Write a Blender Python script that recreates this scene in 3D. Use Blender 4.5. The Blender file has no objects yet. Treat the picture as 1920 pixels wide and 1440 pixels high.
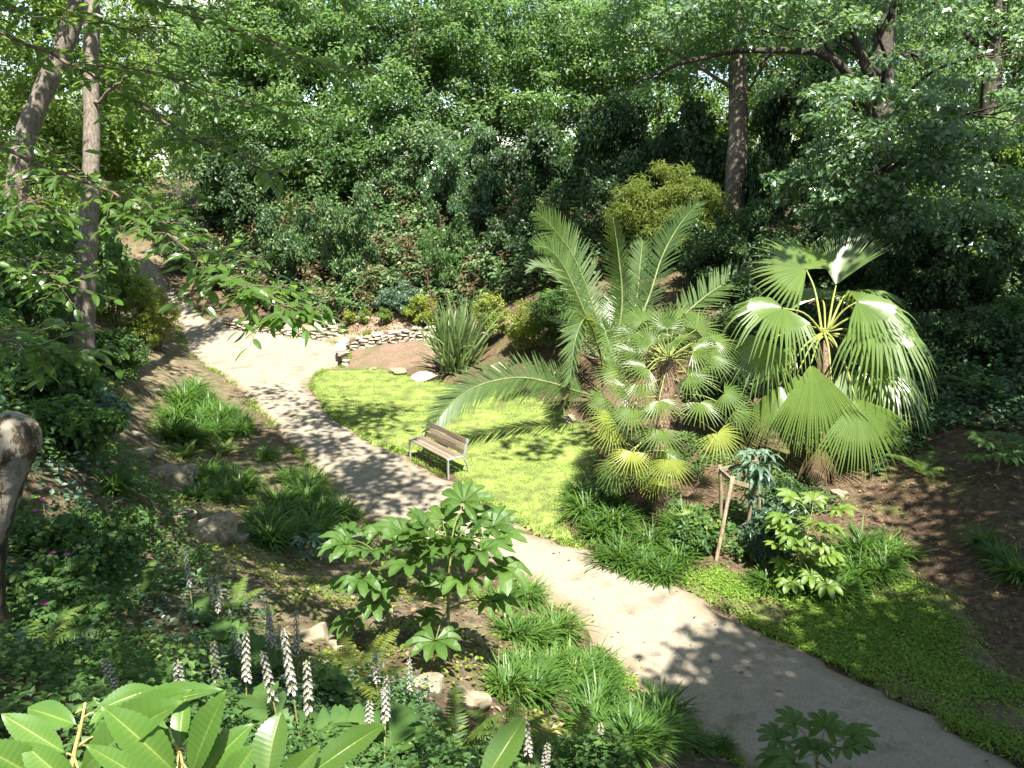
import bpy, math, random
import numpy as np
from mathutils import Vector, Matrix

scene = bpy.context.scene
COL = scene.collection
rng = np.random.default_rng(7)
random.seed(7)

# ---------------------------------------------------------------- camera
cam = bpy.data.cameras.new("camera"); cam_o = bpy.data.objects.new("camera", cam); COL.objects.link(cam_o)
cam.sensor_fit = 'HORIZONTAL'; cam.sensor_width = 36.0; cam.lens = 27.71
cam.clip_start = 0.05; cam.clip_end = 2000
cam_o.location = (0, 0, 7.0); cam_o.rotation_euler = (math.radians(75), 0, 0)
scene.camera = cam_o

# ---------------------------------------------------------------- sky, sun, exposure
SUN_DIR = Vector((0.15, -0.46, 0.875)).normalized()          # towards the sun
world = bpy.data.worlds.new("World"); scene.world = world; world.use_nodes = True
wn = world.node_tree
bg = wn.nodes["Background"]; sky = wn.nodes.new("ShaderNodeTexSky")
sky.sky_type = 'NISHITA'; sky.sun_disc = False
sky.sun_elevation = math.asin(SUN_DIR.z); sky.sun_rotation = math.atan2(SUN_DIR.x, SUN_DIR.y)
sky.air_density = 1.0; sky.dust_density = 0.6; sky.ozone_density = 1.0
wtc = wn.nodes.new("ShaderNodeTexCoord"); wns = wn.nodes.new("ShaderNodeTexNoise")        # broken white cloud all round the sky
wns.inputs["Scale"].default_value = 2.6; wns.inputs["Detail"].default_value = 7; wns.inputs["Roughness"].default_value = .58
wn.links.new(wtc.outputs["Generated"], wns.inputs[0])
wr = wn.nodes.new("ShaderNodeMapRange"); wr.inputs[1].default_value = .54; wr.inputs[2].default_value = .66; wn.links.new(wns.outputs[0], wr.inputs[0])
wm = wn.nodes.new("ShaderNodeMix"); wm.data_type = 'RGBA'; wn.links.new(wr.outputs[0], wm.inputs[0]); wn.links.new(sky.outputs[0], wm.inputs[6]); wm.inputs[7].default_value = (6.2, 6.0, 5.7, 1)
wn.links.new(wm.outputs[2], bg.inputs[0]); bg.inputs[1].default_value = 0.075
sun = bpy.data.lights.new("sun", 'SUN'); sun.energy = 5.0; sun.angle = math.radians(0.53); sun.color = (1.0, 0.96, 0.88)
sun_o = bpy.data.objects.new("sun", sun); COL.objects.link(sun_o)
sun_o.rotation_euler = SUN_DIR.to_track_quat('Z', 'Y').to_euler()
scene.view_settings.view_transform = 'Standard'; scene.view_settings.look = 'None'
scene.view_settings.exposure = 2.2; scene.view_settings.gamma = 1.0
scene.view_settings.use_curve_mapping = False
cy = scene.cycles
cy.use_denoising = True
cy.max_bounces = 8; cy.diffuse_bounces = 4; cy.glossy_bounces = 2; cy.transmission_bounces = 5; cy.transparent_max_bounces = 4
cy.sample_clamp_indirect = 6.0

# ---------------------------------------------------------------- mesh helpers
class MB:
    """collects triangles/quads with one random number per vertex (attribute var)"""
    def __init__(s): s.v=[]; s.fl=[]; s.ft=[]; s.a=[]; s.n=0; s.sm=[]
    def add(s, V, Fa, var=0.5, smooth=False):
        V=np.asarray(V,float).reshape(-1,3); Fa=np.asarray(Fa,int)
        s.v.append(V); s.a.append(np.broadcast_to(np.asarray(var,float),(len(V),)).copy())
        s.fl.append((Fa+s.n).ravel()); s.ft.append(np.full(len(Fa),Fa.shape[1])); s.sm.append(np.full(len(Fa),smooth)); s.n+=len(V)
        return s
    def mesh(s, name, mats):
        me=bpy.data.meshes.new(name)
        V=np.concatenate(s.v); L=np.concatenate(s.fl); T=np.concatenate(s.ft)
        me.vertices.add(len(V)); me.vertices.foreach_set("co",V.astype(np.float32).ravel())
        me.loops.add(len(L)); me.loops.foreach_set("vertex_index",L.astype(np.int32))
        me.polygons.add(len(T)); me.polygons.foreach_set("loop_start",np.concatenate([[0],np.cumsum(T)[:-1]]).astype(np.int32))
        me.polygons.foreach_set("use_smooth",np.concatenate(s.sm))
        me.update(calc_edges=True)
        at=me.attributes.new("var",'FLOAT','POINT'); at.data.foreach_set("value",np.concatenate(s.a).astype(np.float32))
        for m in (mats if isinstance(mats,(list,tuple)) else [mats]): me.materials.append(m)
        return me
    def obj(s, name, mat, parent=None, loc=(0,0,0)):
        return link(name, s.mesh(name,mat), parent, loc)

def link(name, me, parent=None, loc=(0,0,0), rot=None, scale=None):
    o=bpy.data.objects.new(name,me); COL.objects.link(o); o.location=loc
    if rot is not None: o.rotation_euler=rot
    if scale is not None: o.scale=scale
    if parent is not None: o.parent=parent
    return o
def tag(o,label,cat,group=None):
    o["label"]=label; o["category"]=cat
    if group: o["group"]=group
    return o
def thing(name,label,cat,loc=(0,0,0),rotz=0.0,group=None):
    o=link(name,None,None,loc,(0,0,rotz)); return tag(o,label,cat,group)
def kind(o,k): o["kind"]=k; return o

def nrm(a): a=np.asarray(a,float); return a/np.maximum(np.linalg.norm(a,axis=-1,keepdims=True),1e-9)
def bez(pts,n):
    """smooth curve through the points"""
    p=np.asarray(pts,float)
    if len(p)==2: return p[0]+(p[1]-p[0])*np.linspace(0,1,n)[:,None]
    q=np.vstack([2*p[0]-p[1],p,2*p[-1]-p[-2]]); out=[]
    ts=np.linspace(0,len(p)-1,n)
    for t in ts:
        i=min(int(t),len(p)-2); f=t-i; a,b,c,d=q[i],q[i+1],q[i+2],q[i+3]
        out.append(.5*((2*b)+(c-a)*f+(2*a-5*b+4*c-d)*f*f+(3*b-a-3*c+d)*f**3))
    return np.array(out)
def tube(pts,rad,n=8,cap=True,jit=0.0,r=None):
    pts=np.asarray(pts,float); m=len(pts); rad=np.broadcast_to(np.asarray(rad,float),(m,))
    tan=nrm(np.gradient(pts,axis=0)); up=np.array([0,0,1.0]) if abs(tan[0,2])<.9 else np.array([1.0,0,0])
    a=nrm(np.cross(tan[0],up)); V=[]
    for i in range(m):
        a=nrm(a-tan[i]*np.dot(a,tan[i])); b=np.cross(tan[i],a)
        th=np.linspace(0,2*np.pi,n,endpoint=False)
        rr=rad[i]*(1+(jit*(r.random(n)-.5) if jit else 0))
        V.append(pts[i]+np.outer(np.cos(th)*rr,a)+np.outer(np.sin(th)*rr,b))
    V=np.concatenate(V); F=[]
    for i in range(m-1):
        for j in range(n): F.append((i*n+j,i*n+(j+1)%n,(i+1)*n+(j+1)%n,(i+1)*n+j))
    if cap:
        V=np.vstack([V,pts[0],pts[-1]]); c0=m*n; c1=c0+1
        for j in range(n): F.append((c0,(j+1)%n,j,j)); F.append((c1,(m-1)*n+j,(m-1)*n+(j+1)%n,(m-1)*n+(j+1)%n))
        F=[f for f in F]
        # caps as degenerate-free triangles: keep them apart
        q=[f for f in F if f[2]!=f[3]]; t=[f[:3] for f in F if f[2]==f[3]]
        return V,np.array(q),np.array(t)
    return V,np.array(F),None
def add_tube(mb,pts,rad,n=8,var=.5,cap=True,jit=0.0,r=None):
    V,q,t=tube(pts,rad,n,cap,jit,r); k=mb.n; mb.add(V,q,var,True)
    if t is not None:
        mb.fl.append((t+k).ravel()); mb.ft.append(np.full(len(t),3)); mb.sm.append(np.full(len(t),True))
def add_box(mb,c,size,M=None,var=.5,bev=0.0):
    s=np.array(size)/2
    if bev<=0:
        V=np.array([[x,y,z] for x in(-1,1) for y in(-1,1) for z in(-1,1)])*s
        F=[(0,1,3,2),(4,6,7,5),(0,4,5,1),(2,3,7,6),(0,2,6,4),(1,5,7,3)]
        if M is not None: V=V@np.asarray(M).T
        mb.add(V+np.array(c),F,var); return
    # chamfered box: 24 vertices
    V=[];idx={}
    for x in(-1,1):
        for y in(-1,1):
            for z in(-1,1):
                for ax in range(3):
                    p=np.array([x,y,z])*s-np.array([x,y,z])*bev; p[ax]=(x,y,z)[ax]*s[ax]
                    idx[(x,y,z,ax)]=len(V); V.append(p)
    F4=[];F3=[]
    for ax in range(3):
        b,c2=[i for i in range(3) if i!=ax]
        for sg in(-1,1):
            ring=[]
            for (p,q) in((-1,-1),(1,-1),(1,1),(-1,1)):
                k=[0,0,0];k[ax]=sg;k[b]=p;k[c2]=q;ring.append(idx[(*k,ax)])
            F4.append(ring)
    for ax in range(3):
        b,c2=[i for i in range(3) if i!=ax]
        for p in(-1,1):
            for q in(-1,1):
                k0=[0,0,0];k1=[0,0,0];k0[ax]=-1;k1[ax]=1
                for k in(k0,k1):k[b]=p;k[c2]=q
                F4.append([idx[(*k0,b)],idx[(*k1,b)],idx[(*k1,c2)],idx[(*k0,c2)]])
    for x in(-1,1):
        for y in(-1,1):
            for z in(-1,1): F3.append([idx[(x,y,z,a)] for a in range(3)])
    V=np.array(V)
    if M is not None: V=V@np.asarray(M).T
    k=mb.n; mb.add(V+np.array(c),F4,var)
    t=np.array(F3); mb.fl.append((t+k).ravel()); mb.ft.append(np.full(len(t),3)); mb.sm.append(np.full(len(t),False))

# leaf templates: x along the leaf 0..1, y across -0.5..0.5, z up
RHOMB=(np.array([[0,0,0],[.45,-.5,.10],[1,0,-.05],[.45,.5,.10]]),np.array([[0,1,2],[0,2,3]]))
OVAL=(np.array([[0,0,0],[.28,-.42,.07],[.28,.42,.07],[.62,-.46,.05],[.62,.46,.05],[1,0,-.12],[.45,0,-.02]]),
      np.array([[0,1,6],[0,6,2],[1,3,6],[2,6,4],[3,5,6],[4,6,5]]))
def leaves(mb,pos,dirs,nor,L,W,tpl=RHOMB,var=None):
    """one leaf of the template at every pos"""
    T,Fc=tpl; n=len(pos); x=nrm(dirs); y=nrm(np.cross(nor,x)); z=np.cross(x,y)
    L=np.broadcast_to(L,(n,)); W=np.broadcast_to(W,(n,))
    V=pos[:,None,:]+x[:,None,:]*(T[None,:,0,None]*L[:,None,None])+y[:,None,:]*(T[None,:,1,None]*W[:,None,None])+z[:,None,:]*(T[None,:,2,None]*L[:,None,None])
    k=len(T); Fa=(Fc[None]+(np.arange(n)*k)[:,None,None]).reshape(-1,Fc.shape[1])
    if var is None: var=rng.random(n)
    mb.add(V.reshape(-1,3),Fa,np.repeat(var,k))

# ---------------------------------------------------------------- materials
def new_mat(name):
    m=bpy.data.materials.new(name); m.use_nodes=True; nt=m.node_tree
    return m,nt,nt.nodes["Principled BSDF"],nt.nodes["Material Output"]
def node(nt,t,**k):
    n=nt.nodes.new(t)
    for a,b in k.items(): setattr(n,a,b)
    return n
def ramp(nt,stops):
    r=node(nt,"ShaderNodeValToRGB"); e=r.color_ramp.elements
    while len(e)<len(stops): e.new(0.5)
    for i,(p,c) in enumerate(stops): e[i].position=p; e[i].color=(*c,1)
    return r
def leaf_mat(name,stops,trans=(.30,.42,.05),tw=.35,rough=.42,spec=.5,vein=0.0):
    m,nt,b,out=new_mat(name)
    at=node(nt,"ShaderNodeAttribute",attribute_name="var"); oi=node(nt,"ShaderNodeObjectInfo")
    ad=node(nt,"ShaderNodeMath",operation='MULTIPLY_ADD'); ad.inputs[1].default_value=.24; nt.links.new(oi.outputs["Random"],ad.inputs[0])
    mm=node(nt,"ShaderNodeMath",operation='SUBTRACT'); nt.links.new(at.outputs["Fac"],ad.inputs[2]); nt.links.new(ad.outputs[0],mm.inputs[0]); mm.inputs[1].default_value=.12
    r=ramp(nt,stops); nt.links.new(mm.outputs[0],r.inputs[0])
    col=r.outputs[0]
    nt.links.new(col,b.inputs["Base Color"]); b.inputs["Roughness"].default_value=rough; b.inputs["Specular IOR Level"].default_value=spec
    tr=node(nt,"ShaderNodeBsdfTranslucent"); mx=node(nt,"ShaderNodeMix",data_type='RGBA',blend_type='MULTIPLY'); mx.inputs[0].default_value=1.0
    sc=node(nt,"ShaderNodeMix",data_type='RGBA'); sc.inputs[0].default_value=.55
    nt.links.new(col,sc.inputs[6]); sc.inputs[7].default_value=(*trans,1)
    nt.links.new(sc.outputs[2],tr.inputs[0])
    ms=node(nt,"ShaderNodeMixShader"); ms.inputs[0].default_value=tw
    nt.links.new(b.outputs[0],ms.inputs[1]); nt.links.new(tr.outputs[0],ms.inputs[2]); nt.links.new(ms.outputs[0],out.inputs[0])
    return m
def surf_mat(name,stops,scale=8.0,detail=6.0,rough=.9,bump=.3,bscale=40.0,stretch=(1,1,1),var=0.0,spec=.3,dist=.02,rand=0.0):
    """noise-coloured solid surface with fine relief"""
    m,nt,b,out=new_mat(name)
    tc=node(nt,"ShaderNodeTexCoord"); mp=node(nt,"ShaderNodeMapping"); mp.inputs[3].default_value=stretch
    nt.links.new(tc.outputs["Object"],mp.inputs[0])
    n=node(nt,"ShaderNodeTexNoise"); n.inputs["Scale"].default_value=scale; n.inputs["Detail"].default_value=detail; n.inputs["Roughness"].default_value=.62
    nt.links.new(mp.outputs[0],n.inputs[0])
    fac=n.outputs[0]
    if var or rand:
        at=node(nt,"ShaderNodeAttribute",attribute_name="var"); oi=node(nt,"ShaderNodeObjectInfo")
        a=node(nt,"ShaderNodeMath",operation='MULTIPLY_ADD'); a.inputs[1].default_value=var; nt.links.new(at.outputs["Fac"],a.inputs[0]); nt.links.new(fac,a.inputs[2])
        a2=node(nt,"ShaderNodeMath",operation='MULTIPLY_ADD'); a2.inputs[1].default_value=rand; nt.links.new(oi.outputs["Random"],a2.inputs[0]); nt.links.new(a.outputs[0],a2.inputs[2])
        a3=node(nt,"ShaderNodeMath",operation='SUBTRACT'); a3.inputs[1].default_value=(var+rand)/2; nt.links.new(a2.outputs[0],a3.inputs[0]); fac=a3.outputs[0]
    r=ramp(nt,stops); nt.links.new(fac,r.inputs[0]); nt.links.new(r.outputs[0],b.inputs["Base Color"])
    b.inputs["Roughness"].default_value=rough; b.inputs["Specular IOR Level"].default_value=spec
    if bump:
        n2=node(nt,"ShaderNodeTexNoise"); n2.inputs["Scale"].default_value=bscale; n2.inputs["Detail"].default_value=5.0
        nt.links.new(mp.outputs[0],n2.inputs[0]); bp=node(nt,"ShaderNodeBump"); bp.inputs["Strength"].default_value=bump; bp.inputs["Distance"].default_value=dist
        nt.links.new(n2.outputs[0],bp.inputs["Height"]); nt.links.new(bp.outputs[0],b.inputs["Normal"])
    return m


# ================================================================ terrain
# <terrain>
PATH_L=[(9.6,1.0,-0.1),(6.6,4.6,-0.05),(2.86, 8.06, 0.00),(2.01, 9.09, -0.00),(1.57, 9.85, 0.00),(0.88, 11.55, 0.00),(0.00, 12.70, 0.00),(-1.32, 13.72, 0.00),(-2.96, 14.90, 0.00),(-4.07, 16.73, -0.00),
        (-5.27, 18.81, 0.00),(-6.77, 21.42, 0.00),(-8.06, 23.56, 0.00),(-9.79, 26.48, 0.00),(-11.25, 28.42, 0.00),(-13.02, 30.90, 0.05),(-14.41, 33.62, 0.15),(-15.27, 35.43, 0.40),(-16.19, 37.13, 0.60),(-17.83, 38.98, 0.95),(-19.97, 40.94, 1.40),(-21.23, 42.06, 1.90),(-21.35, 42.16, 2.20),(-20.65, 41.06, 2.60)]
PATH_R=[(12.2,2.4,-0.1),(9.4,5.9,-0.05),(6.32, 8.20, -0.00),(5.44, 9.37, 0.00),(4.10, 10.93, 0.00),(3.06, 12.32, 0.00),(1.90, 13.40, 0.00),(0.54, 14.53, 0.00),(-0.40, 15.70, 0.00),(-1.38, 17.31, 0.00),
        (-2.79, 19.12, 0.00),(-3.90, 20.21, 0.00),(-5.46, 22.71, -0.00),(-6.86, 25.98, 0.00),(-6.82, 28.09, 0.00),(-6.24, 28.92, 0.00),(-6.85, 31.40, 0.05),(-8.16, 32.83, 0.15),(-11.00, 33.31, 0.40),(-13.26, 34.86, 0.70),(-15.20, 37.03, 1.05),(-16.52, 38.63, 1.40),(-18.39, 41.60, 1.90),(-18.91, 41.91, 2.20)]
PATH_R=PATH_R+[(-18.71, 41.06, 2.60)]
PATH_L=PATH_L[:1]+PATH_L[1:]
PATH_L=np.array(PATH_L); PATH_R=np.array(PATH_R)
if len(PATH_L)<len(PATH_R): PATH_L=np.vstack([PATH_L,PATH_L[-1:]+(PATH_L[-1]-PATH_L[-2])])
CPX=[  # left bank (towards the viewer)
 (-11.07, 19.70, 2.50),(-10.02, 16.13, 3.60),(-10.67, 21.46, 1.25),(-9.55, 18.17, 1.60),(-11.95, 25.98, 0.60),(-8.49, 16.83, 1.50),(-7.18, 15.06, 1.05),(-6.90, 17.12, 0.50),(-9.80, 22.04, 0.45),(-4.59, 12.97, 0.75),(-5.25, 13.78, 0.80),(-4.61, 15.84, 0.25),(-3.10, 13.98, 0.15),
 (-4.58, 9.76, 1.90),(-5.46, 9.13, 2.60),(-4.19, 6.27, 3.20),(-2.88, 5.63, 3.10),(-3.47, 8.87, 2.00),(-1.47, 5.17, 2.95),(-2.63, 8.66, 1.75),(-1.94, 9.84, 1.20),(-1.53, 7.31, 2.00),(-0.72, 7.75, 1.75),(-0.54, 6.27, 2.20),(-0.47, 10.31, 0.75),(0.26, 8.51, 0.95),
 (0.76, 9.85, 0.35),(0.79, 7.11, 1.10),(0.00, 5.41, 2.30),(2.13, 7.79, 0.35),(-6.73, 10.43, 3.20),
 (0,0,5.2),(-3,3.0,4.9),(2.2,3.0,3.9),(4.5,2.0,3.2),(-6,2,5.5),(4,-3,5.0),(8,-4,3.0),(-8,7,4.9),(-14,13,5.0),(-12,-6,6),(6,-14,5.5),
 (-17,25,3.2),(-15.5,29,1.8),(-19,36,2.8),(-24,42,4.0),(-24,25,5.5),(-30,40,5.5),
 # beds and lawn
 (-2.39, 26.32, 0.10),(-4.38, 28.70, 0.30),(-5.11, 28.22, 0.05),(0.00, 24.34, 0.30),(1.42, 22.38, 0.35),(2.09, 19.47, 0.20),(0.52, 17.99, 0.03),(-0.91, 21.27, 0.05),(-3.80, 22.38, 0.02),(1.15, 15.72, 0.05),(3.21, 15.09, 0.15),(2.78, 21.87, 0.50),(6.80, 16.47, 0.30),(3.75, 13.22, 0.04),(4.69, 11.95, 0.06),(5.67, 11.71, 0.10),(6.46, 10.66, 0.08),
 (8.05, 13.80, 0.35),(8.85, 12.76, 0.85),(7.60, 10.83, 0.25),(9.13, 15.02, 0.95),(12.95, 20.84, 1.72),(11.77, 23.11, 2.45),(15.91, 28.12, 3.78),(8.12, 23.97, 1.78),(5.67, 20.62, 0.87),(3.80, 18.24, 0.35),
 (9.5,9.5,.0),(11.5,12,.4),(14,16,1.9),(16,8,1.0),(18,12,3.0),(22,22,5.0),(28,14,5.5),(14,2,0.2),(20,-2,2.5),(30,-6,5),
 # retaining walls and the back bank
 (-4.94, 32.70, 0.75),(-3.59, 32.70, 0.75),(-5.98, 33.56, 0.87),(-9.74, 35.53, 0.51),(-2.49, 33.06, 0.96),(-0.22, 31.81, 2.06),(-0.23, 33.65, 3.15),(-0.25, 37.11, 4.47),(-6.86, 39.72, 4.55),(-3.65, 39.21, 4.58),(-11.10, 41.76, 4.43),(-14.15, 41.04, 1.75),(-16.08, 44.43, 2.80),(-15.89, 40.36, 1.15),
 (1.80, 29.32, 2.45),(3.79, 29.53, 3.22),(5.59, 29.53, 3.22),(7.25, 31.75, 3.79),(8.60, 31.48, 4.71),(2.25, 37.68, 4.68),(5.85, 36.60, 4.51),(10.96, 30.29, 4.14),(13.54, 29.28, 4.23),
 (0,48,5.6),(-10,52,5.2),(12,44,5.5),(25,36,5.8),(-22,52,4.6),(-38,62,5.5),(0,70,5.8),(35,60,5.8),(-60,30,6),(55,20,6),(-50,80,6),(50,85,6),(0,-40,6),(-45,-20,6),(45,-35,6)]
_cp=np.array(CPX)
_cp=np.vstack([_cp,PATH_L,PATH_R,(PATH_L+PATH_R)/2])
def _phi(r2): return .5*r2*np.log(np.maximum(r2,1e-9))
def _fit(p,lam=.04):
    n=len(p); d=((p[:,None,:2]-p[None,:,:2])**2).sum(-1); K=_phi(d)+lam*np.eye(n)
    Q=np.hstack([np.ones((n,1)),p[:,:2]]); A=np.block([[K,Q],[Q.T,np.zeros((3,3))]])
    return np.linalg.solve(A,np.concatenate([p[:,2],np.zeros(3)]))
_w=_fit(_cp)
def _tps(x,y):
    out=_w[-3]+_w[-2]*x+_w[-1]*y
    for i in range(len(_cp)): out=out+_w[i]*_phi((x-_cp[i,0])**2+(y-_cp[i,1])**2)
    return out
_poly=np.vstack([PATH_L,PATH_R[::-1]])[:,:2]
def inside(x,y,poly):
    x=np.asarray(x,float); y=np.asarray(y,float); c=np.zeros(x.shape,bool); n=len(poly)
    for i in range(n):
        x0,y0=poly[i][:2]; x1,y1=poly[i-1][:2]
        with np.errstate(divide='ignore',invalid='ignore'):
            h=((y0>y)!=(y1>y))&(x<(x1-x0)*(y-y0)/(y1-y0+1e-12)+x0)
        c^=h
    return c
def edge_dist(x,y,poly,closed=True):
    x=np.asarray(x,float); y=np.asarray(y,float); d=np.full(x.shape,1e9); n=len(poly)
    for i in range(0 if closed else 1,n):
        a=np.array(poly[i-1][:2]); b=np.array(poly[i][:2]); ab=b-a; l=(ab**2).sum()+1e-12
        t=np.clip(((x-a[0])*ab[0]+(y-a[1])*ab[1])/l,0,1)
        d=np.minimum(d,np.hypot(x-a[0]-t*ab[0],y-a[1]-t*ab[1]))
    return d
def sstep(a,b,x): t=np.clip((x-a)/(b-a),0,1); return t*t*(3-2*t)
LAWN=np.array([(-6.86, 25.98, 0.00),(-7.06, 27.30, 0.00),(-6.82, 28.09, 0.00),(-6.01, 28.30, 0.03),(-5.11, 28.22, 0.05),(-3.78, 27.07, 0.10),(-2.38, 26.18, 0.10),(-1.40, 25.02, 0.15),(0.00, 24.21, 0.25),(1.27, 22.44, 0.30),(2.13, 20.65, 0.25),(2.21, 18.66, 0.20),(1.67, 17.13, 0.10),(1.09, 15.72, 0.05),(1.14, 14.77, 0.00),(1.43, 13.76, 0.00),
               (0.54, 14.53, 0.00),(0.00, 15.24, 0.00),(-0.59, 16.27, -0.00),(-1.11, 16.98, 0.00),(-1.41, 17.78, -0.00),(-2.50, 19.41, -0.00),(-2.80, 19.20, 0.00),(-3.29, 19.53, 0.00),(-3.90, 20.21, 0.00),(-4.74, 21.52, 0.00),(-5.46, 22.71, -0.00),(-6.22, 24.28, 0.00)])
VERGE=np.array([(2.95, 12.45, 0.00),(3.28, 12.89, 0.00),(3.76, 13.07, 0.04),(4.16, 12.60, 0.05),(4.52, 11.99, 0.06),(5.73, 11.85, 0.10),(6.85, 12.33, 0.15),(7.30, 11.63, 0.15),(7.12, 10.27, 0.15),(7.27, 9.28, 0.15),(6.98, 7.95, 0.10),(6.45, 8.00, 0.00),(6.32, 8.20, -0.00),(5.44, 9.37, 0.00),(4.10, 10.93, 0.00),(3.42, 11.88, 0.00)])
def hz(x,y):
    x=np.asarray(x,float); y=np.asarray(y,float)
    r=np.hypot(x,y-22); z=_tps(np.clip(x,-70,70),np.clip(y,-50,95)); z=np.clip(z,-.6,7.5)
    far=sstep(48,75,r); z=z*(1-far)+far*(5.6+.4*np.sin(x*.05)*np.cos(y*.06))
    d=edge_dist(x,y,_poly); ins=inside(x,y,_poly); k=np.where(ins,0,sstep(.1,1.4,d))
    k=np.where(inside(x,y,LAWN)|inside(x,y,VERGE),.12*k,k)
    b=.07*np.sin(1.7*x+.6*y+1.1)*np.sin(1.3*y-.5*x)+.05*np.sin(3.9*x-2.2*y)*np.cos(3.1*y+1.4*x+.7)+.025*np.sin(8.3*x+3.1*y)*np.sin(7.1*y-2.7*x+2)
    return z+b*k
# </terrain>

def ground_normal(x,y,e=.15):
    return nrm(np.array([(hz(x-e,y)-hz(x+e,y))/(2*e),(hz(x,y-e)-hz(x,y+e))/(2*e),np.ones_like(np.asarray(x,float))]).T)

# ---------------------------------------------------------------- ground materials
def ground_mat():
    m,nt,b,out=new_mat("bare_soil")
    tc=node(nt,"ShaderNodeTexCoord"); L=nt.links
    def noise(s,d=6,r=.6):
        n=node(nt,"ShaderNodeTexNoise"); n.inputs["Scale"].default_value=s; n.inputs["Detail"].default_value=d; n.inputs["Roughness"].default_value=r; L.new(tc.outputs["Object"],n.inputs[0]); return n.outputs[0]
    at=node(nt,"ShaderNodeAttribute",attribute_name="var")
    tan=ramp(nt,[(.28,(.045,.036,.022)),(.45,(.115,.090,.054)),(.58,(.19,.152,.096)),(.74,(.31,.26,.175))]); L.new(noise(3.2,8,.7),tan.inputs[0])
    lit=ramp(nt,[(.30,(.030,.020,.013)),(.48,(.075,.050,.030)),(.60,(.13,.088,.055)),(.72,(.24,.17,.105))]); L.new(noise(9,8,.75),lit.inputs[0])
    mu=ramp(nt,[(.30,(.10,.065,.045)),(.50,(.23,.155,.11)),(.68,(.36,.26,.19))]); L.new(noise(14,8,.8),mu.inputs[0])
    m1=node(nt,"ShaderNodeMix",data_type='RGBA'); m2=node(nt,"ShaderNodeMix",data_type='RGBA')
    r1=node(nt,"ShaderNodeMapRange"); r1.inputs[1].default_value=.0; r1.inputs[2].default_value=.5; L.new(at.outputs["Fac"],r1.inputs[0])
    r2=node(nt,"ShaderNodeMapRange"); r2.inputs[1].default_value=.5; r2.inputs[2].default_value=1.0; L.new(at.outputs["Fac"],r2.inputs[0])
    L.new(r1.outputs[0],m1.inputs[0]); L.new(tan.outputs[0],m1.inputs[6]); L.new(lit.outputs[0],m1.inputs[7])
    L.new(r2.outputs[0],m2.inputs[0]); L.new(m1.outputs[2],m2.inputs[6]); L.new(mu.outputs[0],m2.inputs[7])
    # moss and seedlings in patches
    mo=node(nt,"ShaderNodeMapRange"); mo.inputs[1].default_value=.50; mo.inputs[2].default_value=.66; mo.inputs[4].default_value=.75; L.new(noise(1.3,9,.72),mo.inputs[0])
    m3=node(nt,"ShaderNodeMix",data_type='RGBA'); L.new(mo.outputs[0],m3.inputs[0]); L.new(m2.outputs[2],m3.inputs[6]); m3.inputs[7].default_value=(.075,.095,.025,1)
    L.new(m3.outputs[2],b.inputs["Base Color"]); b.inputs["Roughness"].default_value=.95; b.inputs["Specular IOR Level"].default_value=.15
    bp=node(nt,"ShaderNodeBump"); bp.inputs["Strength"].default_value=.9; bp.inputs["Distance"].default_value=.09; L.new(noise(9,9,.78),bp.inputs["Height"]); L.new(bp.outputs[0],b.inputs["Normal"])
    return m
M_SOIL=ground_mat()
def path_mat():
    m,nt,b,out=new_mat("path_gravel"); L=nt.links
    tc=node(nt,"ShaderNodeTexCoord")
    n=node(nt,"ShaderNodeTexNoise"); n.inputs["Scale"].default_value=48; n.inputs["Detail"].default_value=6; n.inputs["Roughness"].default_value=.75; L.new(tc.outputs["Object"],n.inputs[0])
    g=ramp(nt,[(.28,(.085,.071,.052)),(.42,(.185,.160,.122)),(.58,(.245,.214,.168)),(.78,(.42,.38,.31))]); L.new(n.outputs[0],g.inputs[0])
    n2=node(nt,"ShaderNodeTexNoise"); n2.inputs["Scale"].default_value=1.1; n2.inputs["Detail"].default_value=8; n2.inputs["Roughness"].default_value=.68; L.new(tc.outputs["Object"],n2.inputs[0])
    g2=ramp(nt,[(.28,(.42,.38,.32)),(.42,(.76,.73,.68)),(.50,(.95,.94,.92)),(.56,(.84,.81,.77)),(.66,(1.1,1.07,1.02))]); L.new(n2.outputs[0],g2.inputs[0])
    mx=node(nt,"ShaderNodeMix",data_type='RGBA',blend_type='MULTIPLY'); mx.inputs[0].default_value=1.0; L.new(g.outputs[0],mx.inputs[6]); L.new(g2.outputs[0],mx.inputs[7])
    # dirt washed in along the margins
    at=node(nt,"ShaderNodeAttribute",attribute_name="var"); ad=node(nt,"ShaderNodeMath",operation='MULTIPLY'); L.new(at.outputs["Fac"],ad.inputs[0]); L.new(n2.outputs[0],ad.inputs[1])
    mr=node(nt,"ShaderNodeMapRange"); mr.inputs[1].default_value=.20; mr.inputs[2].default_value=.46; mr.inputs[4].default_value=.85; L.new(ad.outputs[0],mr.inputs[0])
    m2=node(nt,"ShaderNodeMix",data_type='RGBA'); L.new(mr.outputs[0],m2.inputs[0]); L.new(mx.outputs[2],m2.inputs[6]); m2.inputs[7].default_value=(.13,.10,.062,1)
    L.new(m2.outputs[2],b.inputs["Base Color"]); b.inputs["Roughness"].default_value=.92; b.inputs["Specular IOR Level"].default_value=.2
    bp=node(nt,"ShaderNodeBump"); bp.inputs["Strength"].default_value=.35; bp.inputs["Distance"].default_value=.012; L.new(n.outputs[0],bp.inputs["Height"]); L.new(bp.outputs[0],b.inputs["Normal"])
    return m
M_PATH=path_mat()
M_TURF=surf_mat("turf_soil",[(.3,(.07,.06,.03)),(.44,(.10,.12,.028)),(.56,(.15,.20,.040)),(.66,(.19,.21,.055)),(.75,(.24,.19,.09))],scale=2.2,detail=9,bump=.6,bscale=60)

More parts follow.
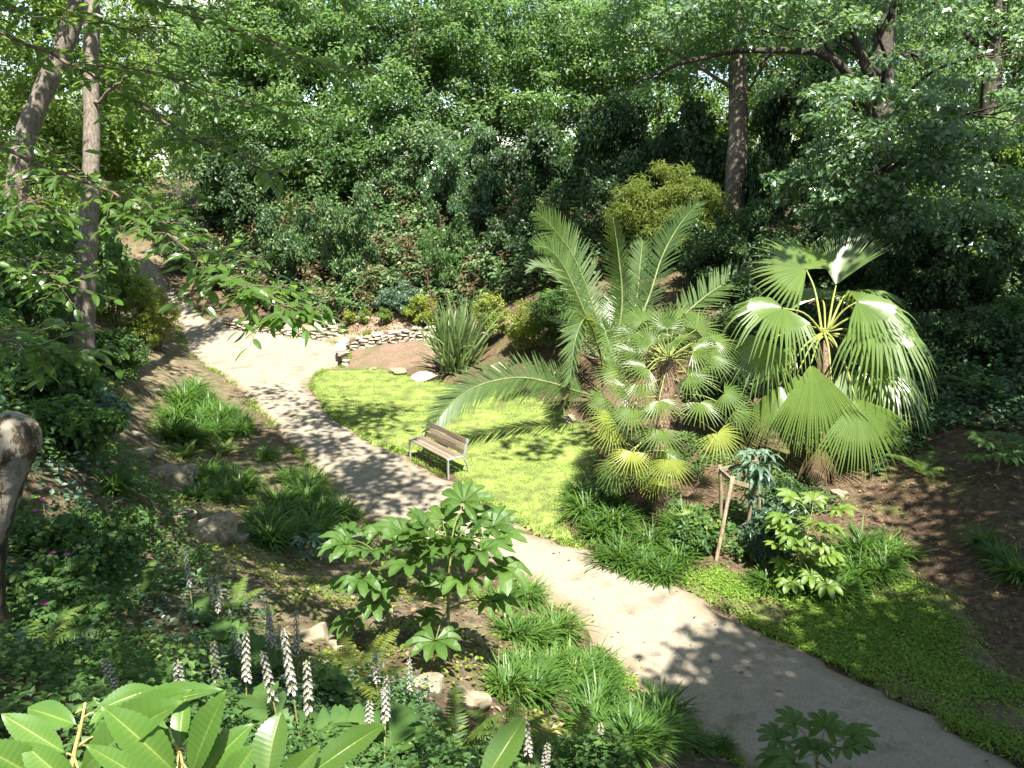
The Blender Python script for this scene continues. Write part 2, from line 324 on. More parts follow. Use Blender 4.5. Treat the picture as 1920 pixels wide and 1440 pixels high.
# ---------------------------------------------------------------- ground sheet
def axis(lo,hi,step,far,g=1.22):
    a=list(np.arange(lo,hi,step)); s=step; x=hi
    while x<far: a.append(x); s*=g; x+=s
    a.append(far); s=step; x=lo-step; pre=[]
    while x>-far: pre.append(x); s*=g; x-=s
    pre.append(-far); return np.array(pre[::-1]+a)
gx=axis(-22,20,.22,320); gy=axis(1.5,46,.22,320)
X,Y=np.meshgrid(gx,gy); Zg=hz(X,Y)
pin=inside(X,Y,_poly); pd=edge_dist(X,Y,_poly); lin=inside(X,Y,LAWN); vin=inside(X,Y,VERGE)
Zg=Zg-np.where(pin,.06,.0)-np.where(lin|vin,.03,0)
# kinds of soil: dry tan on the left bank and gully, leaf litter under the trees, bark mulch behind the walls
leftness=sstep(1.0,-2.0,X-np.interp(Y,[0,8,12,16,20,30,50],[3,2.5,0,-3.2,-6,-11.5,-22]))
soil=np.where(leftness>0,.5-.48*leftness*sstep(5.5,8.5,Y)*sstep(3.6,2.2,Zg),.5)
soil=np.maximum(soil,np.where((Y>29.2)&(Y<35.5)&(X>-11)&(X<0.5)&(Zg<1.7),1.0,0))
soil=np.where((Y>27.5)&(Y<31.5)&(X>-7)&(X<-1)&(Zg<.6),.75,soil)
nx,ny=len(gx),len(gy)
Vg=np.stack([X,Y,Zg],-1).reshape(-1,3)
ii=np.arange(nx*ny).reshape(ny,nx)
Fg=np.stack([ii[:-1,:-1],ii[:-1,1:],ii[1:,1:],ii[1:,:-1]],-1).reshape(-1,4)
kind(MB().add(Vg,Fg,soil.ravel(),True).obj("ground",M_SOIL),"structure")

# ---------------------------------------------------------------- path
def make_path():
    n=260; Lc=bez(PATH_L,n); Rc=bez(PATH_R,n); m=15; V=[];va=[]
    for i in range(n):
        f=np.linspace(0,1,m)
        wob=.08*math.sin(i*.55)+.06*math.sin(i*1.31+2)+.04*math.sin(i*2.9); wob2=.08*math.sin(i*.47+1)+.06*math.sin(i*1.13)+.04*math.sin(i*2.6+1)
        w=nrm((Rc[i]-Lc[i])[:2]); a=Lc[i][:2]-w*wob; b=Rc[i][:2]+w*wob2
        p=a+(b-a)*f[:,None]; z=hz(p[:,0],p[:,1])+.012+.03*np.sin(np.pi*f)
        z[0]-=.10; z[-1]-=.10; p[0]-=w*.05; p[-1]+=w*.05
        V.append(np.c_[p,z]); wd=np.linalg.norm(b-a); va.append(np.clip(1-np.minimum(f,1-f)*wd/.80,0,1))
    V=np.concatenate(V); ii=np.arange(n*m).reshape(n,m)
    F=np.stack([ii[:-1,:-1],ii[:-1,1:],ii[1:,1:],ii[1:,:-1]],-1).reshape(-1,4)[:,::-1]
    return kind(MB().add(V,F,np.concatenate(va),True).obj("path",M_PATH),"structure")
make_path()

# ---------------------------------------------------------------- lawn and verge sheets
def sheet(name,poly,step,mat,lift):
    x0,y0=poly[:,:2].min(0)-.2; x1,y1=poly[:,:2].max(0)+.2
    xs=np.arange(x0,x1,step); ys=np.arange(y0,y1,step); A,B=np.meshgrid(xs,ys); n,m=A.shape
    d=edge_dist(A,B,poly); ins=inside(A,B,poly); z=hz(A,B)+np.where(ins,lift*sstep(0,.35,d)-.012,-.05)
    keep=(ins|(d<step*.9)); ii=np.arange(n*m).reshape(n,m)
    F=np.stack([ii[:-1,:-1],ii[:-1,1:],ii[1:,1:],ii[1:,:-1]],-1).reshape(-1,4); F=F[keep.ravel()[F].all(1)]
    return kind(MB().add(np.stack([A,B,z],-1).reshape(-1,3),F,.5,True).obj(name,mat),"structure")
sheet("lawn",LAWN,.12,M_TURF,.05)
M_VERGE=surf_mat("thin_verge_soil",[(.3,(.05,.036,.022)),(.46,(.085,.068,.036)),(.56,(.085,.095,.028)),(.68,(.12,.15,.035)),(.78,(.19,.15,.085))],scale=3.0,detail=9,bump=.6,bscale=40)
sheet("grass_verge",VERGE,.12,M_VERGE,.02)

# ---------------------------------------------------------------- stone retaining walls
M_STONE=surf_mat("wall_stone",[(.25,(.16,.13,.09)),(.45,(.30,.26,.19)),(.6,(.42,.37,.28)),(.8,(.52,.47,.38))],scale=5,detail=8,bump=.6,bscale=18,rough=.92,rand=.35,dist=.03)
M_MORTAR=surf_mat("wall_core",[(.3,(.05,.04,.03)),(.7,(.13,.10,.07))],scale=10)
def rock_mesh(name,seed,mat,size=(1,1,1),sub=2,rough=.22,boxy=.6):
    r=np.random.default_rng(seed)
    import bmesh
    bm=bmesh.new(); bmesh.ops.create_icosphere(bm,subdivisions=sub,radius=1.0)
    V=np.array([v.co[:] for v in bm.verts]); F=np.array([[v.index for v in f.verts] for f in bm.faces]); bm.free()
    V=np.sign(V)*np.abs(V)**(1-boxy*.6)
    V=V/np.maximum(np.abs(V).max(1,keepdims=True)**boxy,1e-6)*1.0 if boxy>.3 else V
    for k in range(3):
        w=r.normal(size=3)*(1.5+k*1.6); ph=r.random()*6
        V=V*(1+rough/(k+1)*np.sin(V@w+ph))[:,None]
    for k in range(4):
        n=nrm(r.normal(size=3)); d=.62+.3*r.random(); s=np.maximum(V@n-d,0); V=V-np.outer(s*.85,n)
    V=V*np.array(size)*.5
    return MB().add(V,F,r.random(len(V)),False).mesh(name,mat)
STONES=[rock_mesh("wall_stone_shape",40+i,M_STONE,(1,1,1),2,.10,.85) for i in range(7)]
def stone_wall(label,line,height,depth,courses,seed,cap=True,hf=None):
    """line: plan points of the exposed face; stones laid in courses, core behind"""
    r=np.random.default_rng(seed); c=bez(line,60); seg=np.r_[0,np.cumsum(np.linalg.norm(np.diff(c[:,:2],axis=0),axis=1))]; L=seg[-1]
    def at(s):
        x=np.interp(s,seg,c[:,0]); y=np.interp(s,seg,c[:,1]); a=np.array([np.interp(min(s+.1,L),seg,c[:,0])-np.interp(max(s-.1,0),seg,c[:,0]),np.interp(min(s+.1,L),seg,c[:,1])-np.interp(max(s-.1,0),seg,c[:,1])])
        return x,y,math.atan2(a[1],a[0])
    o=kind(thing("stone_wall",label,"stone wall",tuple(c[len(c)//2])),"thing")
    base=np.array(c[len(c)//2]); core=MB(); P1=[];H=[]
    for s in np.linspace(.1,L-.1,40):
        x,y,a=at(s); n=np.array([-math.sin(a),math.cos(a)]); h=height if hf is None else height*np.interp(s/L,*hf); z=float(hz(x,y))
        for q in (.07,depth-.05): P1.append([x+n[0]*q,y+n[1]*q,z-.15]); P1.append([x+n[0]*q,y+n[1]*q,z+h-.07])
    P1=np.array(P1)-base; F=[]
    for i in range(39):
        k=i*4; F+=[(k,k+4,k+5,k+1),(k+2,k+3,k+7,k+6),(k+1,k+5,k+7,k+3)]
    F+=[(0,1,3,2),(156,158,159,157)]
    core.add(P1,F); core.obj("core",M_MORTAR,o)
    for ci in range(courses):
        s=-r.random()*.2
        while s<L:
            w=r.uniform(.22,.52); hh=height/courses
            if ci==courses-1: w*=1.35
            sc=s+w/2
            if sc>L: break
            f=1 if hf is None else np.interp(sc/L,*hf)
            x,y,a=at(max(sc,.05)); n=np.array([-math.sin(a),math.cos(a)]); z=float(hz(x,y))
            dd=depth*1.05 if ci==courses-1 else depth*.7
            p=np.array([x+n[0]*dd/2-n[0]*r.uniform(0,.03),y+n[1]*dd/2-n[1]*r.uniform(0,.03),z+(ci+.5)*hh*f-.03])-base
            link("stone",STONES[r.integers(7)],o,p,(r.uniform(-.06,.06),r.uniform(-.05,.05),a+r.uniform(-.07,.07)),(w*.97,dd,hh*f*1.02))
            s+=w
    return o
stone_wall("long low dry stone wall edging the far side of the path",[(-7.15, 32.87, 0.05),(-8.16, 32.83, 0.15),(-9.59, 33.13, 0.25),(-11.00, 33.31, 0.40),(-12.69, 34.23, 0.60)][::-1],.48,.36,4,3)
stone_wall("short sunlit curved stone wall with broad end stones left of the sword-leaved clump",[(-6.13, 28.89, 0.03),(-6.55, 30.30, 0.10),(-6.40, 31.02, 0.20),(-5.57, 30.96, 0.30),(-4.50, 31.03, 0.35),(-3.46, 31.31, 0.40),(-2.17, 31.39, 0.45)],.52,.42,4,5)

# ---------------------------------------------------------------- bench
def bench():
    M_W=surf_mat("weathered_timber",[(.3,(.075,.054,.036)),(.5,(.135,.100,.070)),(.7,(.21,.165,.12))],scale=6,stretch=(1,14,14),bump=.5,bscale=30,rough=.6,rand=.3,dist=.004)
    M_F=surf_mat("galvanised_frame",[(.3,(.16,.155,.15)),(.7,(.27,.265,.255))],scale=12,bump=.1,rough=.55,spec=.5)
    a=np.array((-2.59, 18.89, 0.00)); b=np.array((-1.53, 17.48, 0.00)); d=nrm((b-a)*[1,1,0]); ang=math.atan2(d[1],d[0])
    o=thing("park_bench","wooden slatted park bench with grey metal end frames on the lawn edge","bench",(a[0],a[1],.02),ang)
    Lb=1.80                                                       # local x along the bench, +y to its back
    def bar(mb,p,w=.05,t=.035): 
        pts=np.array(p); 
        for i in range(len(pts)-1):
            q=pts[i+1]-pts[i]; l=np.linalg.norm(q); x=q/l; y=np.array([1.0,0,0]); z=np.cross(x,y)
            add_box(mb,(pts[i]+pts[i+1])/2,(l+t*.5,w,t),np.array([x,y,z]).T,bev=.004)
    for sx in (0,Lb):
        e=link("end_frame",None,o,(sx,0,0))
        m=MB(); bar(m,[(0,0,-.03),(0,.0,.435)]); m.obj("front_leg",M_F,e)
        m=MB(); bar(m,[(0,-.02,.452),(0,.20,.462),(0,.42,.440),(0,.465,.437)]); m.obj("seat_rail",M_F,e)
        m=MB(); bar(m,[(0,.440,.415),(0,.56,.86)]); m.obj("back_post",M_F,e)
        m=MB(); bar(m,[(0,.38,.42),(0,.47,.36),(0,.53,.24),(0,.56,.10),(0,.575,-.03)],w=.045,t=.03); m.obj("rear_leg",M_F,e)
    def slat(name,y,z,tilt,w,t=.034):
        me=MB(); add_box(me,(0,0,0),(Lb-.055,w,t),bev=.006); s=me.obj(name,M_W,o,(Lb/2,y,z)); s.rotation_euler=(tilt,0,0)
    for y,z in ((.045,.455),(.155,.462),(.265,.46),(.375,.45)): slat("seat_slat",y,z,.0 if y<.2 else -.06,.098)
    tl=math.atan2(.445,.12)
    for k in (.12,.255,.39): slat("back_slat",.445+.12*k/.461-.02,.44+k*.965-.005,tl,.112)
    for sx in (Lb*.36,Lb*.64):
        m=MB(); bar(m,[(0,.05,.425),(0,.40,.425)],w=.03,t=.02); m.obj("seat_brace",M_F,o,(sx,0,0))
    m=MB(); bar(m,[(0,.468,.46),(0,.575,.84)],w=.035,t=.012); m.obj("back_brace",M_F,o,(Lb/2,0.008,0))
bench()


# ================================================================ trees
M_OAK=leaf_mat("oak_leaf",[(0,(.020,.052,.018)),(.4,(.058,.115,.034)),(.8,(.11,.18,.06)),(1,(.21,.23,.075))],trans=(.36,.58,.13),tw=.48,rough=.42,spec=.5)
M_OAKB=leaf_mat("oak_leaf_bluish_lit",[(0,(.022,.056,.030)),(.5,(.085,.155,.070)),(.9,(.16,.24,.13)),(1,(.24,.25,.10))],trans=(.40,.60,.16),tw=.40,rough=.34,spec=.9)  # oak leaf copy with pale bluish light put into the colour
M_LIME=leaf_mat("fresh_green_leaf",[(0,(.045,.085,.014)),(.5,(.085,.145,.022)),(1,(.16,.20,.035))],trans=(.40,.60,.10),tw=.48,rough=.45)
M_DARK=leaf_mat("shade_dark_evergreen_leaf",[(0,(.012,.030,.010)),(.5,(.030,.062,.019)),(1,(.07,.115,.032))],trans=(.16,.30,.04),tw=.28,rough=.45,spec=.4)  # dark leaf deepened further: near-black shade between plants is in the colour
M_IVY=leaf_mat("ivy_leaf",[(0,(.024,.055,.024)),(.5,(.056,.106,.034)),(.85,(.10,.165,.052)),(1,(.15,.12,.05))],trans=(.20,.36,.06),tw=.30,rough=.45,spec=.4)
M_BARK=surf_mat("oak_bark",[(.25,(.035,.027,.02)),(.5,(.115,.092,.07)),(.75,(.22,.185,.145))],scale=7,stretch=(3.2,3.2,.55),bump=1.0,bscale=11,rough=.95,dist=.06)
M_BARKP=surf_mat("smooth_grey_bark",[(.25,(.045,.037,.028)),(.45,(.10,.082,.063)),(.6,(.155,.13,.10)),(.75,(.23,.20,.16))],scale=9,stretch=(2.2,2.2,.8),bump=.9,bscale=20,rough=.9,dist=.02)
M_BARKD=surf_mat("shade_dark_bark",[(.25,(.016,.013,.010)),(.5,(.045,.036,.028)),(.75,(.085,.07,.055))],scale=7,stretch=(3,3,.6),bump=.9,bscale=12,rough=.95,dist=.05)  # oak bark copy darkened, canopy shade put into its colour

# ---- unseen canopy added overhead to throw the dappled shade; left open above the sunlit path, lawn and palms
S=np.array(SUN_DIR)
SUNLIT=[np.array(q) for q in (
 [(-12.08, 28.42, 0.00),(-13.46, 31.62, -0.00),(-12.90, 33.46, 0.30),(-9.75, 35.56, 0.50),(-1.46, 35.56, 0.50),(0.76, 27.20, 0.30),(2.42, 21.29, 0.20),(2.22, 18.17, 0.10),(1.37, 15.56, 0.00),(1.06, 14.29, 0.00),(0.00, 14.77, 0.00),(-0.98, 16.89, 0.00),(-2.62, 19.20, 0.00),(-3.65, 21.42, 0.00),(-5.64, 25.10, 0.00),(-7.05, 25.10, 0.00),(-9.90, 26.70, 0.00)],
 [(-1.17, 15.98, 0.00),(0.46, 15.56, 0.00),(2.89, 13.40, 0.00),(3.15, 12.32, 0.00),(2.77, 11.39, 0.00),(2.94, 10.30, 0.00),(2.17, 10.00, 0.00),(1.67, 10.30, 0.00),(0.71, 11.80, 0.00),(-0.30, 13.19, 0.00)],
 [(0.71, 13.61, 0.00),(1.60, 18.54, 0.10),(4.57, 18.77, 0.30),(7.35, 16.96, 0.30),(7.42, 14.89, 0.30),(6.60, 13.00, 0.10),(4.85, 11.88, 0.10),(3.55, 12.79, 0.00)],
 [(-0.49, 10.69, 0.70),(0.45, 11.88, 0.20),(1.52, 10.36, 0.00),(1.42, 9.08, 0.30),(0.25, 8.13, 1.00),(-0.38, 8.25, 1.50)],
 [(-10.86, 25.00, 0.30),(-10.01, 26.48, 0.00),(-7.79, 22.44, 0.00),(-7.27, 19.60, 0.30),(-8.63, 19.58, 0.60)])]
LIT_CROWNS=[(np.array(p),q) for p,q in (((3.1,15.2,3.0),1.5),((3.1,15.2,1.6),1.2),((7.0,17.3,3.2),2.0),((2.4,21.8,3.6),2.4),((-2.2,26.5,1.2),1.2),((-.6,7.6,3.3),.8),((5.8,29.5,6.2),1.6),((-4.6,30.5,.6),1.0),((5.6,13.2,.8),.9),((-.75,1.05,6.4),.45),((-1.15,3.8,4.4),.35),((-.6,7.4,2.6),.6))]
PATCHES=[np.array(q) for q in ([(-6.20, 24.46, 0.00),(-4.08, 24.15, 0.00),(-3.62, 21.67, 0.00),(-4.07, 21.18, -0.00),(-5.40, 22.44, 0.00)],[(-0.60, 21.11, 0.10),(0.76, 21.29, 0.20),(2.22, 20.81, 0.20),(2.13, 18.54, 0.10),(1.24, 17.13, 0.10),(0.53, 18.30, 0.05)])]
def canopy_centres(seed,n,xr,yr,hr,dapple=.25):
    """leaf clumps hung along the sun's rays above the ground that lies in shade, well above the frame"""
    r=np.random.default_rng(seed); out=[]; tries=0
    while len(out)<n and tries<n*60:
        tries+=1; g=np.array([r.uniform(*xr),r.uniform(*yr),0.]); g[2]=float(hz(g[0],g[1])); h=r.uniform(*hr); c=g+S*((h-g[2])/S[2])
        if c[1]>-2 and c[2]-1.5<7+.215*max(c[1],0): continue
        lit=any(bool(inside(g[0],g[1],q)) or edge_dist(g[0],g[1],q)<.5 for q in SUNLIT)
        if any(bool(inside(g[0],g[1],q)) for q in PATCHES): lit=False
        for p0,rad in LIT_CROWNS:
            w=c-p0
            if np.dot(w,S)>0 and np.linalg.norm(w-S*np.dot(w,S))<rad+.85: lit=True
        if lit: continue
        if math.sin(g[0]*1.15+.7*g[1]+seed)*math.sin(.95*g[1]-.5*g[0]+1.3)>.75-dapple*1.3: continue   # irregular gaps
        out.append(c)
    return np.array(out)

def rand_ball(r,n):
    v=nrm(r.normal(size=(n,3))); return v*(r.random((n,1))**(1/3))
def clump_leaves(mb,r,centres,crad,per,L,W,up=.55,flat=.6,tpl=RHOMB,tone=None):
    """leaf clumps: each a flattened cloud of leaves round its centre, faces turned up and out"""
    n=len(centres); crad=np.broadcast_to(crad,(n,)); tone=r.normal(0,.13,n) if tone is None else tone
    k=n*per; ci=np.repeat(np.arange(n),per)
    b=nrm(r.normal(size=(k,3)))*(r.random((k,1))**.45); off=b*crad[ci][:,None]*np.array([1,1,flat])
    pos=np.asarray(centres)[ci]+off
    nor=nrm(b*.55+np.array([0,0,up])+r.normal(size=(k,3))*.42); d=nrm(np.cross(nor,r.normal(size=(k,3)))+b*.35+np.array([0,0,-.22]))
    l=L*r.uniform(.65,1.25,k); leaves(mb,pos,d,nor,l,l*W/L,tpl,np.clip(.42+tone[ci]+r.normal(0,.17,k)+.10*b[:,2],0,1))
def crown_centres(r,envs,n,shell=.55):
    w=np.array([e[2] if len(e)>2 else e[1][0]*e[1][1]*e[1][2] for e in envs],float); w/=w.sum(); out=[]
    for (c,rad,*_),m in zip(envs,r.multinomial(n,w)):
        v=nrm(r.normal(size=(m,3)))*(r.random((m,1))**(shell*.6)); out.append(np.array(c)+v*np.array(rad))
    return np.concatenate(out)
def tree(name,label,cat,base,trunk,radii,envs,nclump,crad,per,L,W,leafmat,barkmat,seed,limbs=10,group=None,up=.55,flat=.6,extra_limbs=(),centres=None,tpl=RHOMB,tn=12,shell=.55,ivy=False):
    r=np.random.default_rng(seed); base=np.array(base,float); base[2]=float(hz(base[0],base[1]))-.1
    o=thing(name,label,cat,tuple(base),0,group)
    tp=bez([np.array(p)-base for p in trunk],26); tr=np.interp(np.linspace(0,1,26),np.linspace(0,1,len(radii)),radii)
    tr=tr*(1+.05*np.sin(np.arange(26)*1.9+seed)); tr[0]*=1.35; tr[1]*=1.12
    m=MB(); add_tube(m,tp,tr,tn,jit=.08,r=r); m.obj("trunk",barkmat,o)
    C=crown_centres(r,envs,nclump,shell) if envs else np.zeros((0,3))
    if len(C):
        g=C-S*((C[:,2:]-.3)/S[2]); keep=np.ones(len(C),bool)
        for q in SUNLIT[:3]: keep&=~inside(g[:,0],g[:,1],q)
        for p0,rad in LIT_CROWNS:
            w=C-p0; keep&=np.linalg.norm(w-np.outer(w@S,S),axis=1)>rad+.3
        C=C[keep]
    C=C-base
    lm=MB(); nl=0
    if limbs:
        pick=C[r.choice(len(C),min(limbs,len(C)),replace=False)]
        for c in pick:
            below=np.where(tp[:,2]<max(c[2]-.15*np.linalg.norm(c[:2]-tp[-1,:2]),tp[9,2]))[0]; i=below[-1] if len(below) else 12
            i=int(np.clip(i-r.integers(0,4),6,25)); a=tp[i]; mid=(a+c)/2+np.array([0,0,.10*np.linalg.norm(c-a)])+r.normal(size=3)*.25
            ln=np.linalg.norm(c-a); r0=min(tr[i]*.4,.02+ln*.012)
            pts=bez([a,mid,c],9); pts[1:-1]+=r.normal(size=(7,3))*.03*ln*.35
            add_tube(lm,pts,np.linspace(r0,.012,9),6)
            for q in range(2):
                e=c+r.normal(size=3)*crad*1.1; s=pts[5]; add_tube(lm,bez([s,(s+e)/2+r.normal(size=3)*.15,e],5),np.linspace(r0*.4,.008,5),5)
            nl+=1
    for pts,r0,r1 in extra_limbs:
        p=bez([np.array(q)-base for q in pts],18); p[1:-1]+=r.normal(size=(16,3))*.02; bm=MB(); add_tube(bm,p,np.linspace(r0,r1,18),8); bm.obj("bough",barkmat,o)
    if nl: lm.obj("branches",barkmat,o)
    if len(C):
        cm=MB(); clump_leaves(cm,r,C,crad*r.uniform(.7,1.3,len(C)),per,L,W,up,flat,tpl); cm.obj("crown",leafmat,o)
    if centres is not None:  # leaf masses added out of view, shaped to cast the shade
        U=centres-base; um=MB(); clump_leaves(um,r,U,1.05*r.uniform(.75,1.25,len(U)),130,.27,.17,.6,.5); um.obj("shade_crown",leafmat,o)
        lm=MB()
        for c in U[r.choice(len(U),min(7,len(U)),replace=False)]:
            a=tp[-3]; q=bez([a,(a+c)/2+[0,0,.8],c],8); g=q+base-S*((q+base)[:,2:]/S[2])
            if any(inside(g[:,0],g[:,1],z).any() for z in SUNLIT): continue
            if any((np.linalg.norm((q+base-p0)-np.outer((q+base-p0)@S,S),axis=1)<rad).any() for p0,rad in LIT_CROWNS): continue
            add_tube(lm,q,np.linspace(.09,.02,8),6)
        if lm.n: lm.obj("shade_crown_branches",barkmat,o)
    if ivy:
        im=MB(); k=ivy; i=r.integers(1,24,k); th=r.random(k)*6.28; rr=tr[i]*r.uniform(1.0,1.7,k)
        pos=tp[i]+np.c_[np.cos(th)*rr,np.sin(th)*rr,r.normal(0,.35,k)]; n=np.c_[np.cos(th),np.sin(th),.4+0*th]+r.normal(size=(k,3))*.3
        leaves(im,pos,np.cross(n,r.normal(size=(k,3)))+[0,0,-.4],nrm(n),.15*r.uniform(.7,1.2,k),.13,RHOMB,np.clip(r.normal(.4,.2,k),0,1)); im.obj("ivy",M_IVY,o)
    return o

# right-hand big oaks
tree("oak_tree","tall straight oak with sunlit grey trunk behind the fan palms","tree",(8.64, 31.48, 4.71),
     [(8.64, 31.43, 4.53),(8.68, 31.68, 5.46),(8.98, 32.81, 8.51),(9.02, 33.74, 11.20),(9.05, 34.62, 13.71),(9.31, 35.78, 16.91)],[.50,.42,.39,.36,.34,.28],
     [((8.67, 33.20, 13.06),(5,2.5,2.2)),((6.08, 33.69, 12.96),(4,2,2.4)),((11.43, 34.81, 11.33),(2.5,2,2.8)),((7.37, 35.05, 10.32),(2.2,1.6,2.6)),((9.53, 35.84, 17.12),(6,4,2.4))],260,.8,90,.17,.11,M_OAK,M_BARK,11,limbs=14,centres=canopy_centres(53,120,(-3,14),(31,38.5),(15.5,18.5),.1))
tree("oak_tree","dark shaded oak trunk with long level bough above the tall fan palm","tree",(12.23, 26.21, 4.35),
     [(12.17, 26.12, 4.01),(12.14, 26.66, 6.05),(12.17, 27.48, 9.11),(12.41, 28.61, 12.55),(12.69, 29.87, 16.07)],[.48,.38,.36,.33,.26],
     [((9.57, 21.56, 8.26),(2.0,1.4,1.6),11),((11.10, 21.20, 6.92),(1.7,1.2,1.4),7),((9.38, 21.53, 6.23),(1.5,1.0,.9),6),((8.44, 22.24, 6.92),(1.1,1.0,1.4),5),((14.65, 30.92, 12.29),(3.6,1.6,2.0),9),((11.8,22.8,15.6),(3.4,2.0,1.4),9),((8.27, 25.56, 11.59),(3.6,1.6,1.1),12),((5.52, 26.12, 11.77),(2.6,1.5,1.2),7),((13.55, 23.90, 9.26),(2.4,1.8,3.2),11),((10.22, 28.01, 9.15),(1.9,1.0,1.5),5),((13.69, 22.48, 5.91),(1.8,1.4,1.2),5),((8.09, 27.57, 9.45),(1.2,1,1.4),2),((6.77, 23.22, 11.37),(3.4,1.2,1.0),11),((11.75, 30.23, 11.65),(2.0,1.2,1.4),5)],  # highest leaf mass lies above the frame, added to shade the trunk
     400,.52,78,.17,.12,M_OAKB,M_BARKD,12,limbs=34,
     extra_limbs=[([(11.95, 26.79, 8.07),(10.05, 24.95, 9.69),(8.87, 24.27, 10.26),(7.43, 24.10, 10.40),(5.76, 24.06, 10.23),(4.32, 23.94, 9.81),(3.49, 23.85, 9.47)],.15,.03),([(7.43, 24.10, 10.40),(7.12, 23.99, 9.99),(6.74, 23.79, 9.25)],.08,.03),([(11.04, 25.45, 9.26),(10.18, 25.42, 11.05),(9.65, 25.28, 12.47)],.13,.06),
                  ([(11.67, 25.86, 6.90),(10.87, 22.87, 7.34),(10.82, 21.45, 7.86),(11.10, 21.03, 8.23)],.06,.015),([(11.67, 25.86, 6.90),(9.82, 22.91, 7.49),(9.43, 21.67, 8.66),(9.34, 21.24, 9.01)],.06,.015)],flat=.5)
tree("oak_tree","dark leaning trunk in the upper right corner behind sunlit leaves","tree",(18.27, 30.24, 3.94),
     [(18.06, 30.19, 3.74),(18.11, 31.18, 7.47),(18.31, 32.13, 11.00),(18.63, 32.87, 13.74),(19.08, 33.81, 17.27)],[.42,.36,.33,.3,.2],
     [((19.09, 32.60, 8.90),(3.0,2.5,4.0)),((17.75, 34.27, 11.27),(3,2.5,3)),((19.89, 32.23, 11.39),(3,3,4)),((18.67, 33.74, 13.16),(5,2.5,2.5))],210,.7,80,.19,.11,M_OAK,M_BARKD,13,limbs=12,
     extra_limbs=[([(18.37, 32.13, 11.00),(16.57, 32.01, 12.47),(15.50, 31.64, 13.05)],.14,.05)])

# back row on top of the bank
def back(label,px,t,trunkw,envs,n,mat,seed,group="trees along the top of the bank",per=112,cr=.92,L=.235,ivy=False,bark=None,top=-250):
    b=BASES[px]; q=np.array(b[2]); n=int(n*1.42); envs=envs+[((q[0],q[1],14.8),(5.2,2.8,2.9)),((q[0]+1.5,q[1]-1.0,9.0),(3.4,2.0,2.6))]; tree("woodland_tree",label,"tree",b[0],b,[trunkw*1.1,trunkw,trunkw*.85,trunkw*.6],envs,n,cr,per,L,L*.64,mat,bark or M_BARKD,seed,limbs=12,group=group,ivy=ivy)
BASES={780:[(-4.55, 42.81, 4.50),(-4.83, 43.66, 7.66),(-5.12, 44.76, 11.78),(-5.34, 46.75, 19.19)],960:[(-1.11, 48.03, 4.66),(-0.95, 49.27, 9.27),(-0.64, 50.50, 13.88),(-0.32, 52.56, 21.56)],
 600:[(-11.20, 46.93, 4.41),(-11.27, 47.82, 7.72),(-11.05, 49.02, 12.23),(-11.20, 51.44, 21.25)],1200:[(8.46, 45.83, 4.18),(8.40, 46.93, 8.29),(8.53, 48.19, 13.00),(8.71, 49.93, 19.47)],1080:[(4.23, 51.01, 4.19),(4.33, 52.15, 8.44),(4.06, 53.72, 14.32),(3.89, 55.48, 20.85)],
 1500:[(14.78, 42.63, 3.82),(14.49, 43.66, 7.66),(15.06, 44.98, 12.60),(15.35, 46.60, 18.64)],1750:[(23.82, 44.66, 3.66),(23.96, 45.74, 7.69),(23.67, 47.12, 12.87),(23.22, 48.82, 19.19)],
 330:[(-20.97, 50.84, 3.54),(-21.31, 51.97, 7.78),(-20.81, 53.29, 12.68),(-20.64, 55.48, 20.85)],450:[(-14.59, 44.81, 4.24),(-14.74, 45.74, 7.69),(-14.29, 46.89, 12.00),(-14.59, 48.66, 18.62)],150:[(-19.42, 33.15, 3.20),(-19.31, 34.01, 6.44),(-19.65, 35.17, 10.75),(-20.09, 36.50, 15.71)],2000:[(26.31, 36.54, 4.27),(26.31, 37.42, 7.56),(26.55, 38.68, 12.27),(26.79, 39.94, 16.97)]}
back("oak with black ivy-clad trunk rising behind the sunlit leaf masses",780,42,.42,[((-7.31, 42.07, 9.46),(3.2,2.5,3.6)),((-6.98, 46.35, 13.86),(4,3,3)),((-3.78, 46.50, 14.42),(3,3,3)),((-8.66, 41.37, 6.84),(2.4,1.6,1.6)),((-2.44, 41.02, 5.54),(2.2,1.5,1.4))],210,M_OAK,21,ivy=2600)
back("broad light-green oak filling the top centre of the wood",960,47,.35,[((0.62, 49.59, 14.33),(6.5,4,4.0)),((-1.87, 48.62, 10.73),(3.5,3,3)),((2.74, 47.41, 10.06),(4,3,3))],280,M_OAK,22)
back("rounded pale-green tree left of the ivy-clad trunk",600,46,.3,[((-12.18, 47.72, 11.23),(4.5,3.5,5)),((-10.76, 44.47, 6.83),(3.5,2,1.8)),((-14.32, 49.59, 14.33),(4,3,3))],240,M_OAK,23)
back("slender dark-stemmed tree behind the yellow-green shrub",1200,45,.26,[((7.61, 48.27, 13.29),(4.5,3,4)),((6.55, 45.74, 7.69),(3,2.2,2.0))],170,M_OAK,24)
back("thin tree with open crown and sky behind it, beyond the tall palm fronds",1080,50,.26,[((4.57, 55.69, 13.93),(5,3.5,4.2)),((1.87, 47.57, 6.82),(2.8,2,2.0))],150,M_OAKB,25)
back("fresh green tree just right of the straight grey trunk",1500,42,.24,[((13.53, 42.07, 9.46),(3.2,2.5,3.2)),((15.71, 46.50, 14.42),(4.5,3,3)),((10.26, 43.12, 9.52),(2.6,2,2.6))],210,M_LIME,26)
back("tall green tree behind the dark oak trunk near the frame edge",1750,44,.3,[((23.27, 45.45, 10.48),(4.5,3,4.5)),((21.01, 48.19, 13.00),(4,3,4))],190,M_OAK,27)
back("distant bright tree at the head of the rising path",330,50,.3,[((-21.74, 54.44, 13.13),(6,4,5)),((-25.68, 54.69, 10.19),(4,3,4))],210,M_LIME,28)
